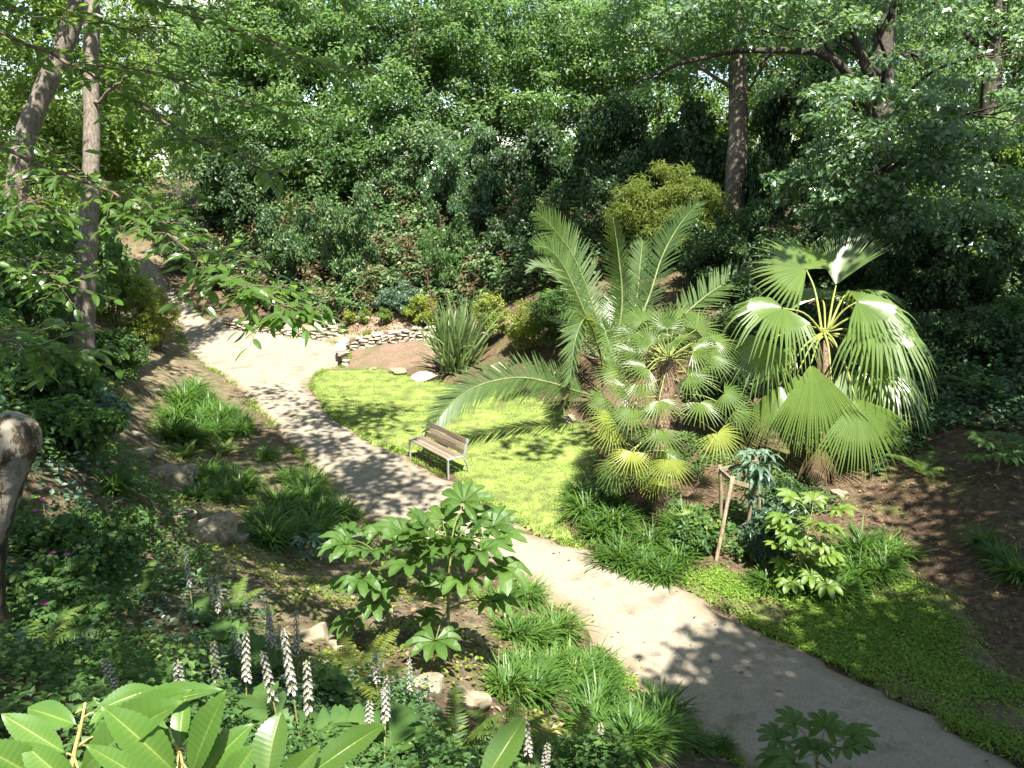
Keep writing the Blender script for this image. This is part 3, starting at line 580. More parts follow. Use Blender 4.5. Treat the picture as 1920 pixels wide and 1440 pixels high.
back("dappled oak between the rising path and the bank",450,44,.32,[((-15.13, 45.68, 11.33),(3.8,3,4.2)),((-16.37, 45.51, 6.83),(3.0,2.2,1.8)),((-12.50, 43.95, 8.76),(3,2,2.5))],210,M_OAK,29)
back("sunlit leafy tree at the far edge above the bank shrubs",150,33,.2,[((-20.09, 35.00, 10.10),(5,3,5)),((-17.48, 35.16, 6.87),(3.0,2.5,2.5)),((-19.08, 30.76, 5.90),(3,2,2.2))],230,M_LIME,30)
back("bushy oak at the frame edge above the leafy slope",2000,36,.3,[((21.62, 35.16, 6.87),(3,2.5,3.0)),((23.00, 36.35, 11.31),(3.5,3,4))],170,M_OAKB,31)

# distant wood closing the view: reads as one mass
def far_wood():
    r=np.random.default_rng(77); m=MB(); tr=MB()
    for x,y in [(-46.6, 62), (-42.9, 66), (-39.8, 70), (-35.0, 74), (-25.0, 66), (-20.8, 70), (-13.0, 64), (-7.8, 72), (-2.7, 66), (3.8, 70), (8.9, 66), (16.1, 72), (20.5, 66), (28.4, 70), (32.0, 64), (42.2, 70), (45.0, 64), (49.9, 62)]:
        z0=float(hz(x,y)); h=r.uniform(10,13)
        C=crown_centres(r,[((x,y,z0+h*.62),(4.6,3.0,h*.38),5),((x+r.uniform(-3,3),y-3,z0+1.8),(4.2,2.0,2.2),4)],58); clump_leaves(m,r,C,1.25*r.uniform(.7,1.3,len(C)),52,.36,.23)
        add_tube(tr,[(x,y,z0-.2),(x+.2,y,z0+h*.4),(x,y,z0+h*.8)],[.32,.25,.1],7)
    kind(m.obj("far_foliage",M_OAK),"stuff"); kind(tr.obj("far_woods",M_BARKD),"stuff")
far_wood()

# left-hand trunks
tree("slender_tree","straight slender brown trunk on the left bank beside the path","tree",(-10.93, 19.53, 2.61),
     [(-10.96, 19.49, 2.45),(-10.87, 19.88, 3.91),(-10.72, 20.44, 6.01),(-10.66, 20.96, 7.97),(-10.69, 21.42, 9.67),(-10.64, 21.95, 11.63),(-10.93, 23.28, 14.69)],[.33,.27,.215,.195,.19,.185,.16],
     [((-10.94, 23.70, 14.33),(4,3,1.6))],60,.8,80,.17,.11,M_OAK,M_BARKP,41,limbs=8,
     extra_limbs=[([(-10.66, 21.14, 8.62),(-9.38, 20.25, 9.16),(-8.26, 19.85, 9.59)],.05,.015),([(-10.76, 20.68, 6.92),(-10.93, 19.78, 7.42),(-11.27, 19.39, 7.89)],.04,.012)])
tree("leaning_tree","pale leaning trunk bending across the upper left corner","tree",(-13.99, 22.17, 4.76),
     [(-14.07, 22.14, 4.61),(-13.77, 22.75, 6.91),(-13.47, 23.12, 8.28),(-12.80, 23.52, 9.79),(-12.21, 23.91, 11.23),(-12.07, 24.59, 12.60),(-11.83, 26.00, 15.18)],[.30,.28,.27,.255,.25,.24,.2],
     [((-12.50, 24.79, 14.53),(4,3,1.5))],50,.8,80,.17,.11,M_OAK,M_BARKP,42,limbs=6,centres=canopy_centres(54,60,(-21,-10),(29,42),(15.5,18.5),.3))

# unseen trees added on the viewer's bank to shade the slope and the lower path
def unseen_shade_tree(label,base,seed,n,xr,yr,hr,dapple,*more):
    C=canopy_centres(seed,n,xr,yr,hr,dapple)
    for m in more: C=np.vstack([C,canopy_centres(*m)])
    b=np.array(base,float); b[2]=float(hz(b[0],b[1]))
    tree("oak_tree",label,"tree",b,[b-[0,0,.2],b+[.1,.1,3],b+[.2,.3,7],b+[.4,.5,10.5]],[.42,.36,.3,.16],[],0,.8,80,.2,.13,M_OAK,M_BARK,seed,limbs=0,centres=C)
unseen_shade_tree("unseen oak added behind the camera to shade the lower path and slope",(8.0,-5.0,0),51,360,(1.5,18),(3,25),(11.5,14.5),-.1,(56,150,(2.2,9.5),(4.5,11),(11,13.5),-.1),(57,150,(8.5,18),(11,26),(12.5,15.5),-.2))
unseen_shade_tree("unseen oak added behind the camera to shade the flowering bank",(-7.0,-6.0,0),52,270,(-17,1.5),(2,29),(11.5,15.5),.18)


# ================================================================ palms
M_FAN=leaf_mat("fan_palm_blade",[(0,(.060,.105,.022)),(.5,(.105,.165,.034)),(.85,(.16,.22,.05)),(1,(.40,.33,.14))],trans=(.50,.62,.10),tw=.40,rough=.38,spec=.9)
M_TRACHY=leaf_mat("windmill_palm_blade",[(0,(.036,.072,.016)),(.5,(.070,.120,.025)),(.82,(.13,.18,.036)),(1,(.40,.34,.14))],trans=(.62,.70,.12),tw=.44,rough=.42,spec=.6)
M_TRACHYY=leaf_mat("windmill_palm_old_blade",[(0,(.11,.15,.02)),(.5,(.18,.22,.035)),(1,(.40,.34,.13))],trans=(.50,.54,.06),tw=.42,rough=.28,spec=.8)
M_PHX=leaf_mat("feather_palm_leaflet",[(0,(.026,.055,.016)),(.5,(.055,.098,.024)),(.9,(.10,.15,.04)),(1,(.30,.25,.13))],trans=(.40,.50,.07),tw=.36,rough=.40,spec=.6)
M_PETY=surf_mat("palm_petiole_yellow",[(.3,(.11,.14,.03)),(.6,(.19,.20,.05)),(.8,(.24,.17,.07))],scale=4,bump=.1,rough=.5)
M_PETG=surf_mat("palm_petiole_green",[(.3,(.10,.14,.03)),(.7,(.24,.26,.07))],scale=4,bump=.1,rough=.5)
M_FIBRE=surf_mat("palm_trunk_fibre",[(.25,(.045,.028,.018)),(.5,(.14,.092,.06)),(.75,(.27,.19,.13))],scale=9,stretch=(4,4,1),bump=1.0,bscale=30,dist=.03)
M_DEAD=leaf_mat("dead_palm_leaf",[(0,(.06,.04,.022)),(.5,(.13,.09,.048)),(1,(.27,.20,.11))],trans=(.3,.2,.08),tw=.2,rough=.7,spec=.2)

def fan_blade(mb,Hp,fwd,up,R,nseg=40,spread=2.0,split=.6,droop=.08,tipdroop=.10,fold=.35,r=None,var=.5,cup=.12):
    """pleated fan: segments joined to `split` of their length, free and tapering beyond"""
    Hp=np.array(Hp,float); f=nrm(fwd); u=nrm(np.array(up)-f*np.dot(up,f)); s=np.cross(f,u)
    fr=np.array([.03,.22,.42,split,.5+.5*split,.82+.1*split,1.0]); da=spread/nseg
    for i in range(nseg):
        a=-spread+(i+.5)*2*da; Ls=R*(.70+.30*math.cos(a*.62))*r.uniform(.93,1.05); k=len(fr)
        d=f*math.cos(a)+s*math.sin(a); q=-f*math.sin(a)+s*math.cos(a)
        w=np.where(fr<=split,fr*math.tan(da)*1.02,split*math.tan(da)*1.02*np.clip((1-fr)/(1-split),0.04,1)**.75)*Ls
        rr=fr*Ls; tw=r.normal(0,.03); td=tipdroop*r.uniform(.5,1.5)
        c=Hp+np.outer(rr,d)+np.outer(-cup*np.abs(math.sin(a))*rr*fr+ (cup*.8)*rr*(1-fr),u)*1.0
        dz=droop*fr**2*R+td*np.clip((fr-split)/(1-split),0,1)**1.7*R
        c[:,2]-=dz; c+=np.outer(np.clip(fr-split,0,1)*tw*R,q)
        sg=1 if i%2 else 1
        V=np.concatenate([c-np.outer(w,q)-np.outer(w*fold,u),c+np.outer(w*fold*.6,u),c+np.outer(w,q)-np.outer(w*fold,u)])
        F=[]
        for j in range(k-1): F+=[(j,k+j,k+j+1,j+1),(k+j,2*k+j,2*k+j+1,k+j+1)]
        vv=np.clip(var+r.normal(0,.07)+np.where(fr>.93,.38,0)+np.where(fr<.1,.1,0),0,1); mb.add(V,F,np.concatenate([vv-.06,vv+.04,vv-.06]))
def fan_frond(o,base,C,Hp,tip,R,mat,pmat,r,up=(0,0,1),pr=(.022,.012),sag=.06,name="frond",**k):
    C=np.array(C,float); Hp=np.array(Hp,float); tip=np.array(tip,float); ln=np.linalg.norm(Hp-C)
    mid=(C+Hp)/2+np.array([0,0,sag*ln]); pts=bez([C,mid,Hp],10)
    m=MB(); add_tube(m,pts-base,np.linspace(pr[0],pr[1],10),6); fo=m.obj(name,pmat,o)
    b=MB(); fan_blade(b,Hp-base,tip-Hp,up,R,r=r,**k); b.obj("blade",mat,fo)
    return fo

# ---- tall drooping fan palm
def big_fan_palm():
    r=np.random.default_rng(101); base=np.array((6.81, 16.43, 0.32)); 
    o=thing("fan_palm","tall fan palm with large glossy drooping pleated leaves on yellow stalks","palm",tuple(base))
    top=np.array((7.28, 18.03, 3.20)); m=MB(); pts=bez([base-[0,0,.1],(base+top)/2+[.05,0,0],top],14); add_tube(m,pts-base,np.r_[.24,.22,.2,.19,.19,.18,.18,.17,.17,.17,.16,.15,.13,.08],12,jit=.25,r=r); m.obj("trunk",M_FIBRE,o)
    C=np.array((7.28, 18.08, 3.38))
    for Hh,tip,R,up,k in [
      ((7.06, 18.97, 4.76),(6.27, 19.55, 5.41),1.42,(.25,-.75,.5),dict(droop=.10,tipdroop=.05,spread=2.1)),
      ((7.73, 18.77, 4.41),(8.29, 19.33, 5.75),1.5,(-.75,-.6,.1),dict(droop=0,tipdroop=.02,spread=.75)),
      ((6.15, 17.74, 4.03),(4.77, 16.98, 3.90),1.42,(.02,-.36,.93),dict(droop=.10,tipdroop=.34,spread=1.9)),
      ((7.87, 17.87, 4.15),(9.10, 17.52, 4.02),1.42,(.06,-.36,.93),dict(droop=.10,tipdroop=.34,spread=1.8)),
      ((8.21, 17.69, 3.86),(9.14, 16.77, 3.13),1.70,(.25,-.52,.80),dict(droop=.14,tipdroop=.30,spread=1.7)),
      ((8.42, 17.93, 3.22),(9.14, 17.13, 1.78),1.40,(.6,-.6,.5),dict(droop=.12,tipdroop=.12,spread=1.6)),
      ((6.60, 16.92, 2.93),(6.73, 16.00, 1.04),1.95,(-.1,-.9,.35),dict(droop=.05,tipdroop=.06,spread=.72)),
      ((7.54, 16.63, 2.21),(7.94, 15.98, 0.96),1.62,(.15,-.9,.35),dict(droop=.06,tipdroop=.08,spread=1.05)),
      ((6.08, 17.28, 2.34),(5.93, 16.74, 1.09),1.45,(-.6,-.7,.3),dict(droop=.05,tipdroop=.06,spread=.9)),
      ((7.14, 17.00, 2.44),(7.08, 16.32, 1.05),1.5,(.0,-.9,.3),dict(droop=.05,tipdroop=.06,spread=.8)),
      ((6.76, 18.78, 2.91),(6.10, 19.00, 2.18),1.2,(-.3,.1,.9),dict(droop=.2,tipdroop=.2,spread=1.8)),
      ((8.49, 19.53, 4.17),(10.04, 20.53, 4.02),1.3,(.1,.3,.95),dict(droop=.12,tipdroop=.15,spread=1.9)),
      ((7.69, 19.48, 3.98),(7.88, 20.82, 4.34),1.2,(0,.3,.95),dict(droop=.1,tipdroop=.15,spread=1.9)),
      ((8.55, 18.42, 2.33),(9.25, 18.47, 0.96),1.3,(.7,.2,.4),dict(droop=.1,tipdroop=.1,spread=1.6))]:
        fan_frond(o,base,C+r.normal(size=3)*.05,Hh,tip,R,M_FAN,M_PETY,r,up=up,pr=(.034,.016),sag=.14,nseg=36,split=.58,fold=.5,var=.42,**k)
    for Hh,tip,R,up,k in [((6.48, 17.35, 2.60),(6.43, 16.66, 1.18),1.5,(-.4,-.85,.3),dict(droop=.06,tipdroop=.08,spread=.75)),((7.48, 17.19, 2.77),(7.65, 16.53, 1.47),1.45,(.3,-.85,.35),dict(droop=.06,tipdroop=.08,spread=.85)),((8.62, 17.71, 2.77),(9.39, 17.23, 2.13),1.4,(.5,-.45,.7),dict(droop=.2,tipdroop=.2,spread=1.7)),((5.98, 18.03, 3.20),(5.23, 17.64, 2.53),1.2,(-.3,-.5,.75),dict(droop=.2,tipdroop=.2,spread=1.6))]:
        fan_frond(o,base,C+r.normal(size=3)*.05,Hh,tip,R,M_FAN,M_PETY,r,up=up,pr=(.034,.016),sag=.14,nseg=36,split=.58,fold=.5,var=.40,**k)
    for i in range(7):                                              # skirt of dead leaves on the trunk
        a=r.uniform(0,6.28); z=r.uniform(.55,1.05); h=base+[math.cos(a)*.28,math.sin(a)*.28,z]; t=h+[math.cos(a)*.15,math.sin(a)*.15,-1]
        fan_frond(o,base,base+[0,0,z+.35],h,t,r.uniform(.55,.8),M_DEAD,M_DEAD,r,up=(math.cos(a),math.sin(a),.2),nseg=16,spread=.55,split=.5,droop=.05,tipdroop=.02,var=.5,name="dead_frond")
    for i in range(3):
        a=-1.2+i*.8; m=MB(); p=bez([C-base,C-base+[.3*math.cos(a),.3*math.sin(a),-.5],C-base+[.35*math.cos(a),.3*math.sin(a),-1.3]],8); add_tube(m,p,np.linspace(.02,.01,8),6); m.obj("dry_stalk",M_DEAD,o)
big_fan_palm()

# ---- windmill palms
def trachy():
    r=np.random.default_rng(102); base=np.array((3.01, 14.84, 0.03))
    o=thing("windmill_palm","fibrous-trunked windmill palm with many small stiff fan leaves beside the lawn","palm",tuple(base))
    T=[base-[0,0,.1],np.array((2.99, 14.77, 0.70)),np.array((3.05, 15.24, 1.68)),np.array((3.17, 15.69, 2.57)),np.array((3.26, 15.98, 3.27))]
    pts=bez(T,24); m=MB(); rad=np.interp(np.linspace(0,1,24),[0,.35,.6,.85,1],[.12,.12,.15,.19,.10]); add_tube(m,pts-base,rad,14,jit=.22,r=r); tk=m.obj("trunk",M_FIBRE,o)
    fb=MB()                                                        # matted fibre standing off the trunk
    n=900; i=r.integers(1,23,n); th=r.random(n)*6.28; p=pts[i]-base+np.c_[np.cos(th),np.sin(th),r.normal(0,.3,n)*.4]*np.c_[rad[i],rad[i],np.ones(n)]
    leaves(fb,p,np.c_[np.cos(th)*.5,np.sin(th)*.5,r.normal(-.3,.7,n)],np.c_[np.cos(th),np.sin(th),0*th],r.uniform(.06,.16,n),.012); kind(fb.obj("fibre",M_FIBRE,tk),"stuff")
    C=np.array((3.26, 15.99, 3.31))
    L=[((2.74, 16.28, 3.99),(2.34, 16.80, 4.39),.62,0),((2.65, 16.74, 3.80),(2.46, 17.15, 4.16),.6,0),((3.03, 16.35, 3.88),(2.90, 16.88, 4.31),.62,0),((3.20, 16.04, 3.90),(3.14, 16.17, 4.38),.6,0),((3.52, 16.77, 3.91),(3.84, 17.23, 4.44),.66,0),
       ((3.83, 16.13, 3.85),(4.21, 16.44, 4.22),.66,0),((2.78, 15.56, 3.63),(2.53, 15.64, 3.94),.55,0),((3.66, 15.53, 3.51),(4.27, 15.27, 3.70),.60,0),((3.25, 15.58, 3.72),(3.52, 14.99, 3.84),.55,0),((2.56, 15.70, 3.38),(2.04, 15.54, 3.56),.6,0),((2.69, 15.34, 3.22),(2.15, 15.05, 3.29),.58,0),
       ((3.53, 15.30, 3.07),(4.24, 15.08, 3.01),.62,0),((2.53, 15.16, 2.92),(2.38, 14.67, 2.64),.5,.1),((2.89, 14.88, 2.66),(2.89, 14.41, 2.44),.55,.25),((2.36, 14.94, 2.47),(2.19, 14.54, 2.16),.6,.35),((1.86, 15.38, 2.60),(1.45, 15.21, 2.34),.55,.2),((1.98, 15.09, 2.27),(1.48, 14.86, 2.20),.52,.6),
       ((2.03, 15.03, 2.03),(1.57, 14.86, 1.81),.55,.6),((3.76, 15.16, 2.55),(3.91, 14.68, 2.29),.62,.3),((4.36, 15.60, 2.62),(4.85, 15.44, 2.43),.6,.2),((4.61, 15.60, 2.25),(5.02, 15.46, 2.11),.55,.5),((4.14, 15.10, 1.93),(4.44, 14.77, 1.48),.66,.75),((2.92, 14.64, 2.13),(2.82, 14.25, 1.86),.58,.5),
       ((2.37, 14.62, 1.69),(2.26, 14.26, 1.50),.58,.65),((2.10, 14.76, 1.42),(2.09, 14.56, 1.08),.58,.55),((3.02, 14.30, 1.66),(3.00, 13.98, 1.24),.60,.95),
       ((4.32, 16.46, 3.53),(4.89, 16.66, 3.49),.6,0),((4.06, 15.79, 3.34),(4.65, 15.54, 3.17),.6,0),((2.36, 16.27, 3.57),(1.86, 16.36, 3.55),.6,0),((2.19, 15.70, 3.02),(1.69, 15.57, 2.92),.58,.1),((2.31, 15.32, 2.73),(1.81, 15.17, 2.94),.55,.1)]
    for h,t,R,old in L:
        Hh=np.array(h); tp=np.array(t); f=nrm(tp-Hh); lit=1-old
        up=np.array([.15*np.sign(Hh[0]-C[0]),-.55-.35*old,.75-.25*old])
        c=pts[int(np.clip(np.searchsorted(pts[:,2],Hh[2]+.35*(1-old)+.1),6,23))]
        fan_frond(o,base,c,Hh,tp,R,M_TRACHYY if old>.55 else M_TRACHY,M_PETG,r,up=up,pr=(.013,.008),sag=.12,nseg=22,spread=1.9 if old<.9 else 1.65,split=.36,droop=.05+.05*old,tipdroop=.06,fold=.34,var=.40+.16*r.random()+.1*old,cup=.16)
    for i in range(14):                                             # rear of the crown
        a=r.uniform(-.5,3.6); e=r.uniform(-.2,.9); d=np.array([math.cos(a)*math.cos(e),math.sin(a)*math.cos(e),math.sin(e)]); Hh=C+d*r.uniform(.6,.85)+[0,0,-.1]; tp=Hh+d*.6+[0,0,-.15]
        fan_frond(o,base,C-[0,0,.15],Hh,tp,r.uniform(.55,.65),M_TRACHY,M_PETG,r,up=np.array([0,-.2,1])-d*.3,pr=(.013,.008),sag=.1,nseg=25,spread=1.9,split=.36,droop=.05,tipdroop=.06,fold=.34,var=.42)
    # its short neighbour
    b2=np.array((2.58, 15.19, 0.10)); o2=thing("windmill_palm","short shaggy windmill palm stump with few drooping leaves next to the taller one","palm",tuple(b2))
    m=MB(); q=bez([b2-[0,0,.1],b2+[0.02,.02,.7],b2+[.06,.05,1.35]],14); add_tube(m,q-b2,np.linspace(.17,.13,14),12,jit=.25,r=r); t2=m.obj("trunk",M_FIBRE,o2)
    fb=MB(); n=500; i=r.integers(1,13,n); th=r.random(n)*6.28; p=q[i]-b2+np.c_[np.cos(th)*.15,np.sin(th)*.15,r.normal(0,.1,n)]; leaves(fb,p,np.c_[np.cos(th)*.5,np.sin(th)*.5,r.normal(-.3,.7,n)],np.c_[np.cos(th),np.sin(th),0*th],r.uniform(.08,.2,n),.014); kind(fb.obj("fibre",M_FIBRE,t2),"stuff")
    for i in range(9):
        a=2.4+i*.55; Hh=q[-1]+np.array([math.cos(a)*.5,math.sin(a)*.5,.15-.25*(i%3)]); tp=Hh+np.array([math.cos(a)*.5,math.sin(a)*.5,-.25-.15*(i%2)])
        fan_frond(o2,b2,q[-1],Hh,tp,.5,M_TRACHYY if i%2 else M_TRACHY,M_PETG,r,up=(math.cos(a)*.3,math.sin(a)*.3-.2,1),pr=(.012,.008),nseg=28,spread=2.0,split=.48,droop=.06,tipdroop=.04,fold=.5,var=.5)
trachy()

# ---- feather palm
def pinnate(o,base,pts,nlf,L,mat,rmat,r,normal,wl=.030,vee=.35,name="frond",rr=(.035,.006),bare=.12,droop=.12,curl=.0):
    c=bez(pts,40); m=MB(); add_tube(m,c-base,np.linspace(rr[0],rr[1],40),6); fo=m.obj(name,rmat,o)
    tan=nrm(np.gradient(c,axis=0)); b=MB(); n=np.array(normal,float)
    for sd in (-1,1):
        for k in range(nlf):
            s=bare+(1-bare)*(k+.5*r.random())/nlf; x=s*39; i=int(min(x,38)); p=c[i]+(c[i+1]-c[i])*(x-i); t=tan[i]
            nn=nrm(n-t*np.dot(n,t)); side=np.cross(t,nn)*sd
            ang=.55+.55*(1-s); d=nrm(t*math.cos(ang)+side*math.sin(ang)+nn*vee*r.uniform(.6,1.3)+r.normal(size=3)*.05)
            l=L*(math.sin(math.pi*min(max(.10+.84*s,0),1))**.6)*r.uniform(.85,1.08); w=wl*(.6+.5*math.sin(math.pi*s))
            f=np.array([0,.25,.6,1.0]); ww=w*np.array([.5,1,.8,.08]); q=p+np.outer(f*l,d); q[:,2]-=droop*l*f**2*r.uniform(.5,1.6)
            y=nrm(np.cross(nn,d)); V=np.concatenate([q-np.outer(ww,y)*.5,q+np.outer(ww,y)*.5-np.outer(ww*.3,nn)]); F=[(j,4+j,5+j,j+1) for j in range(3)]
            v=np.clip(.42+r.normal(0,.13),0,.85); b.add(V-base,F,np.r_[v,v,v,v+.3,v,v,v,v+.3])
    b.obj("leaflets",mat,fo); return fo
M_RACH=surf_mat("feather_palm_rachis",[(.3,(.05,.075,.02)),(.7,(.13,.15,.045))],scale=4,bump=.1,rough=.5)
def phoenix():
    r=np.random.default_rng(103); base=np.array((2.91, 21.71, 0.47))
    o=thing("date_palm","large feather palm with tall arching fronds, one reaching over the bench","palm",tuple(base))
    top=np.array((2.91, 21.95, 1.59)); m=MB(); q=bez([base-[0,0,.2],(base+top)/2,top],10); add_tube(m,q-base,np.linspace(.42,.30,10),14,jit=.25,r=r); m.obj("trunk",M_FIBRE,o)
    N=(0,-.85,.5)
    for pts,nl,L,n in [
      ([(2.79, 21.85, 1.62),(2.42, 22.11, 2.96),(1.80, 22.34, 4.59),(1.21, 22.15, 5.42),(0.69, 21.88, 5.96)],80,0.86,(.5,-.8,.2)),
      ([(2.93, 22.18, 1.69),(3.21, 22.82, 3.30),(3.11, 23.18, 4.65),(2.92, 23.27, 5.75)],75,0.67,(-.55,-.8,.1)),
      ([(3.07, 22.28, 1.67),(3.99, 23.22, 3.24),(4.51, 23.97, 4.50),(5.07, 24.42, 5.42),(5.68, 24.61, 6.12)],75,0.86,(-.6,-.75,.2)),
      ([(2.70, 21.75, 1.64),(2.05, 21.75, 3.18),(1.46, 21.68, 4.44),(1.00, 21.41, 5.00),(0.56, 20.83, 5.14)],71,0.71,(.4,-.6,.6)),
      ([(2.77, 22.34, 1.50),(2.38, 23.23, 2.91),(1.79, 23.98, 3.77),(1.16, 24.51, 4.19),(0.60, 24.60, 4.15)],71,0.76,(.3,-.5,.8)),
      ([(2.61, 21.54, 1.62),(2.22, 21.24, 2.82),(1.94, 20.92, 3.18),(1.66, 20.38, 2.70),(1.50, 19.82, 1.76)],71,0.67,(-.6,-.7,.3)),
      ([(2.85, 21.56, 1.69),(2.70, 21.20, 2.68),(2.51, 20.83, 2.83),(2.67, 20.29, 2.36),(2.77, 19.87, 1.96)],58,0.54,(.3,-.8,.5)),
      ([(3.18, 22.24, 1.52),(4.71, 22.86, 2.66),(5.91, 23.50, 3.51),(7.14, 24.06, 4.05),(8.28, 24.09, 4.16)],75,0.84,(-.3,-.75,.6)),
      ([(2.41, 20.77, 1.06),(1.79, 20.42, 1.31),(0.99, 20.20, 1.63),(0.14, 19.94, 1.83),(-0.82, 19.60, 1.72),(-1.56, 19.28, 1.31),(-2.03, 19.03, 0.74)],96,0.93,(.05,-.80,.55)),
      ([(3.14, 22.53, 1.45),(4.38, 23.52, 2.04),(5.58, 24.67, 2.49),(6.51, 25.66, 2.31)],65,0.76,(0,-.3,1)),
      ([(2.83, 22.53, 1.45),(2.30, 23.81, 1.98),(1.71, 24.97, 2.44),(1.23, 25.66, 2.31)],65,0.76,(0,-.3,1)),
      ([(3.01, 22.73, 1.40),(3.16, 24.28, 2.56),(3.69, 25.93, 3.33),(4.02, 26.98, 3.36)],65,0.76,(.2,-.4,1)),
      ([(3.01, 22.73, 1.40),(3.73, 23.77, 2.98),(3.99, 24.71, 4.17),(4.14, 25.33, 4.94)],67,0.71,(-.2,-.9,.2))]:
        pinnate(o,base,[np.array(p) for p in pts],nl,L,M_PHX,M_RACH,r,n,wl=.046,vee=.22,rr=(.045,.007),bare=.14)
phoenix()


# ================================================================ shrubs and ground cover
M_OLIVE=leaf_mat("olive_feathery_leaf",[(0,(.065,.095,.016)),(.5,(.13,.17,.034)),(1,(.22,.26,.06))],trans=(.42,.50,.08),tw=.35,rough=.55,spec=.3)
M_YEL=leaf_mat("yellow_green_leaf",[(0,(.07,.11,.012)),(.5,(.14,.19,.022)),(1,(.26,.26,.04))],trans=(.45,.50,.05),tw=.42,rough=.45)
M_BLUE=leaf_mat("blue_green_leaf",[(0,(.035,.075,.045)),(.5,(.07,.125,.075)),(1,(.13,.19,.12))],trans=(.22,.34,.10),tw=.30,rough=.40)
M_HERB=leaf_mat("herb_leaf",[(0,(.025,.060,.018)),(.5,(.046,.098,.024)),(.85,(.085,.148,.032)),(1,(.16,.18,.04))],trans=(.26,.42,.05),tw=.38,rough=.55,spec=.3)
M_GRASS=leaf_mat("arching_grass_blade",[(0,(.024,.060,.011)),(.5,(.050,.108,.018)),(.85,(.085,.155,.027)),(1,(.22,.21,.07))],trans=(.28,.46,.05),tw=.38,rough=.45,spec=.3)
M_TURFB=leaf_mat("turf_blade",[(0,(.085,.145,.022)),(.5,(.135,.215,.045)),(1,(.25,.30,.09))],trans=(.50,.62,.08),tw=.40,rough=.5,spec=.3)
M_CLOVER=leaf_mat("clover_leaf",[(0,(.08,.15,.02)),(.5,(.14,.23,.03)),(1,(.27,.32,.07))],trans=(.42,.60,.06),tw=.38,rough=.6,spec=.2)
M_FERN=leaf_mat("fern_frond",[(0,(.035,.075,.014)),(.5,(.07,.12,.022)),(1,(.15,.17,.035))],trans=(.34,.44,.05),tw=.40,rough=.5,spec=.3)
M_FERNY=leaf_mat("yellowing_fern_frond",[(0,(.06,.09,.014)),(.5,(.12,.15,.022)),(1,(.22,.22,.04))],trans=(.42,.46,.06),tw=.40,rough=.5,spec=.3)
M_BROWN=leaf_mat("dry_brown_leaf",[(0,(.055,.036,.02)),(.5,(.13,.088,.05)),(1,(.26,.19,.11))],trans=(.25,.17,.07),tw=.2,rough=.8,spec=.1)
M_STEM=surf_mat("woody_stem",[(.3,(.05,.036,.024)),(.7,(.14,.105,.07))],scale=12,stretch=(2,2,.6),bump=.5)
M_STEMG=surf_mat("green_stem",[(.3,(.10,.12,.035)),(.7,(.21,.20,.075))],scale=10,bump=.3,rough=.6)

_SH={}
def shared_shrub(name,label,cat,base,size,mat,seed,group):
    """crest shrubs: three leaf masses per leaf kind, reused at other sizes and turns"""
    k=(mat.name,seed%3)
    if k not in _SH:
        r=np.random.default_rng(900+seed); envs=[((0,0,.5),(.7,.7,.42),2.2)]
        for j in range(9):
            a=r.random()*6.28; q=r.uniform(.35,1.0); envs.append(((math.cos(a)*q,math.sin(a)*q,r.uniform(.15,1.25)),(r.uniform(.2,.5),r.uniform(.2,.5),r.uniform(.15,.35)),.8))
        C=crown_centres(r,envs,150,.45)*2.4; C[:,2]=np.maximum(C[:,2],.05); m=MB(); clump_leaves(m,r,C,.40*r.uniform(.6,1.4,150),95,.18,.115,.5,.65); sm=MB()
        for j in range(7):
            c=C[r.integers(150)]; add_tube(sm,bez([(r.normal()*.1,r.normal()*.1,-.3),(c[0]*.35,c[1]*.35,c[2]*.55),c*.95],7),np.linspace(.05,.01,7),5)
        _SH[k]=(m.mesh('crest_foliage',mat),sm.mesh('crest_stems',M_STEM))
    o=thing(name,label,cat,(base[0],base[1],float(hz(base[0],base[1]))),seed*1.7,group); sc=tuple(v/2.4 for v in size)
    link('stems',_SH[k][1],o,scale=sc); link('foliage',_SH[k][0],o,scale=sc); return o
def shrub(name,label,cat,base,size,n,per,L,W,mat,seed,group=None,cr=.22,up=.5,flat=.7,stems=6,dirz=0,tpl=RHOMB,low=.12,lobes=3):
    r=np.random.default_rng(seed); base=np.array(base,float); base[2]=float(hz(base[0],base[1])); rx,ry,rz=size
    o=thing(name,label,cat,tuple(base),0,group)
    envs=[((0,0,rz*(.5+low)),(rx*.8,ry*.8,rz*.48),3)]
    for k in range(lobes):
        a=r.random()*6.28; envs.append(((math.cos(a)*rx*.55,math.sin(a)*ry*.55,rz*r.uniform(.3,.8)),(rx*.5,ry*.5,rz*.28),1.0))
    C=crown_centres(r,envs,n,.45); C[:,2]=np.maximum(C[:,2],.08)
    gz=hz(base[0]+C[:,0],base[1]+C[:,1])-base[2]; C[:,2]=np.maximum(C[:,2],gz+.06)
    sm=MB()
    for k in range(stems):
        c=C[r.integers(len(C))]; add_tube(sm,bez([(r.normal()*.06,r.normal()*.06,-.08),(c[0]*.35,c[1]*.35,c[2]*.55),c*.95],7),np.linspace(.012+.012*rz,.006,7),5)
    sm.obj("stems",M_STEM,o)
    m=MB(); clump_leaves(m,r,C,cr*r.uniform(.7,1.3,len(C)),per,L,W,up,flat,tpl); m.obj("foliage",mat,o)
    return o

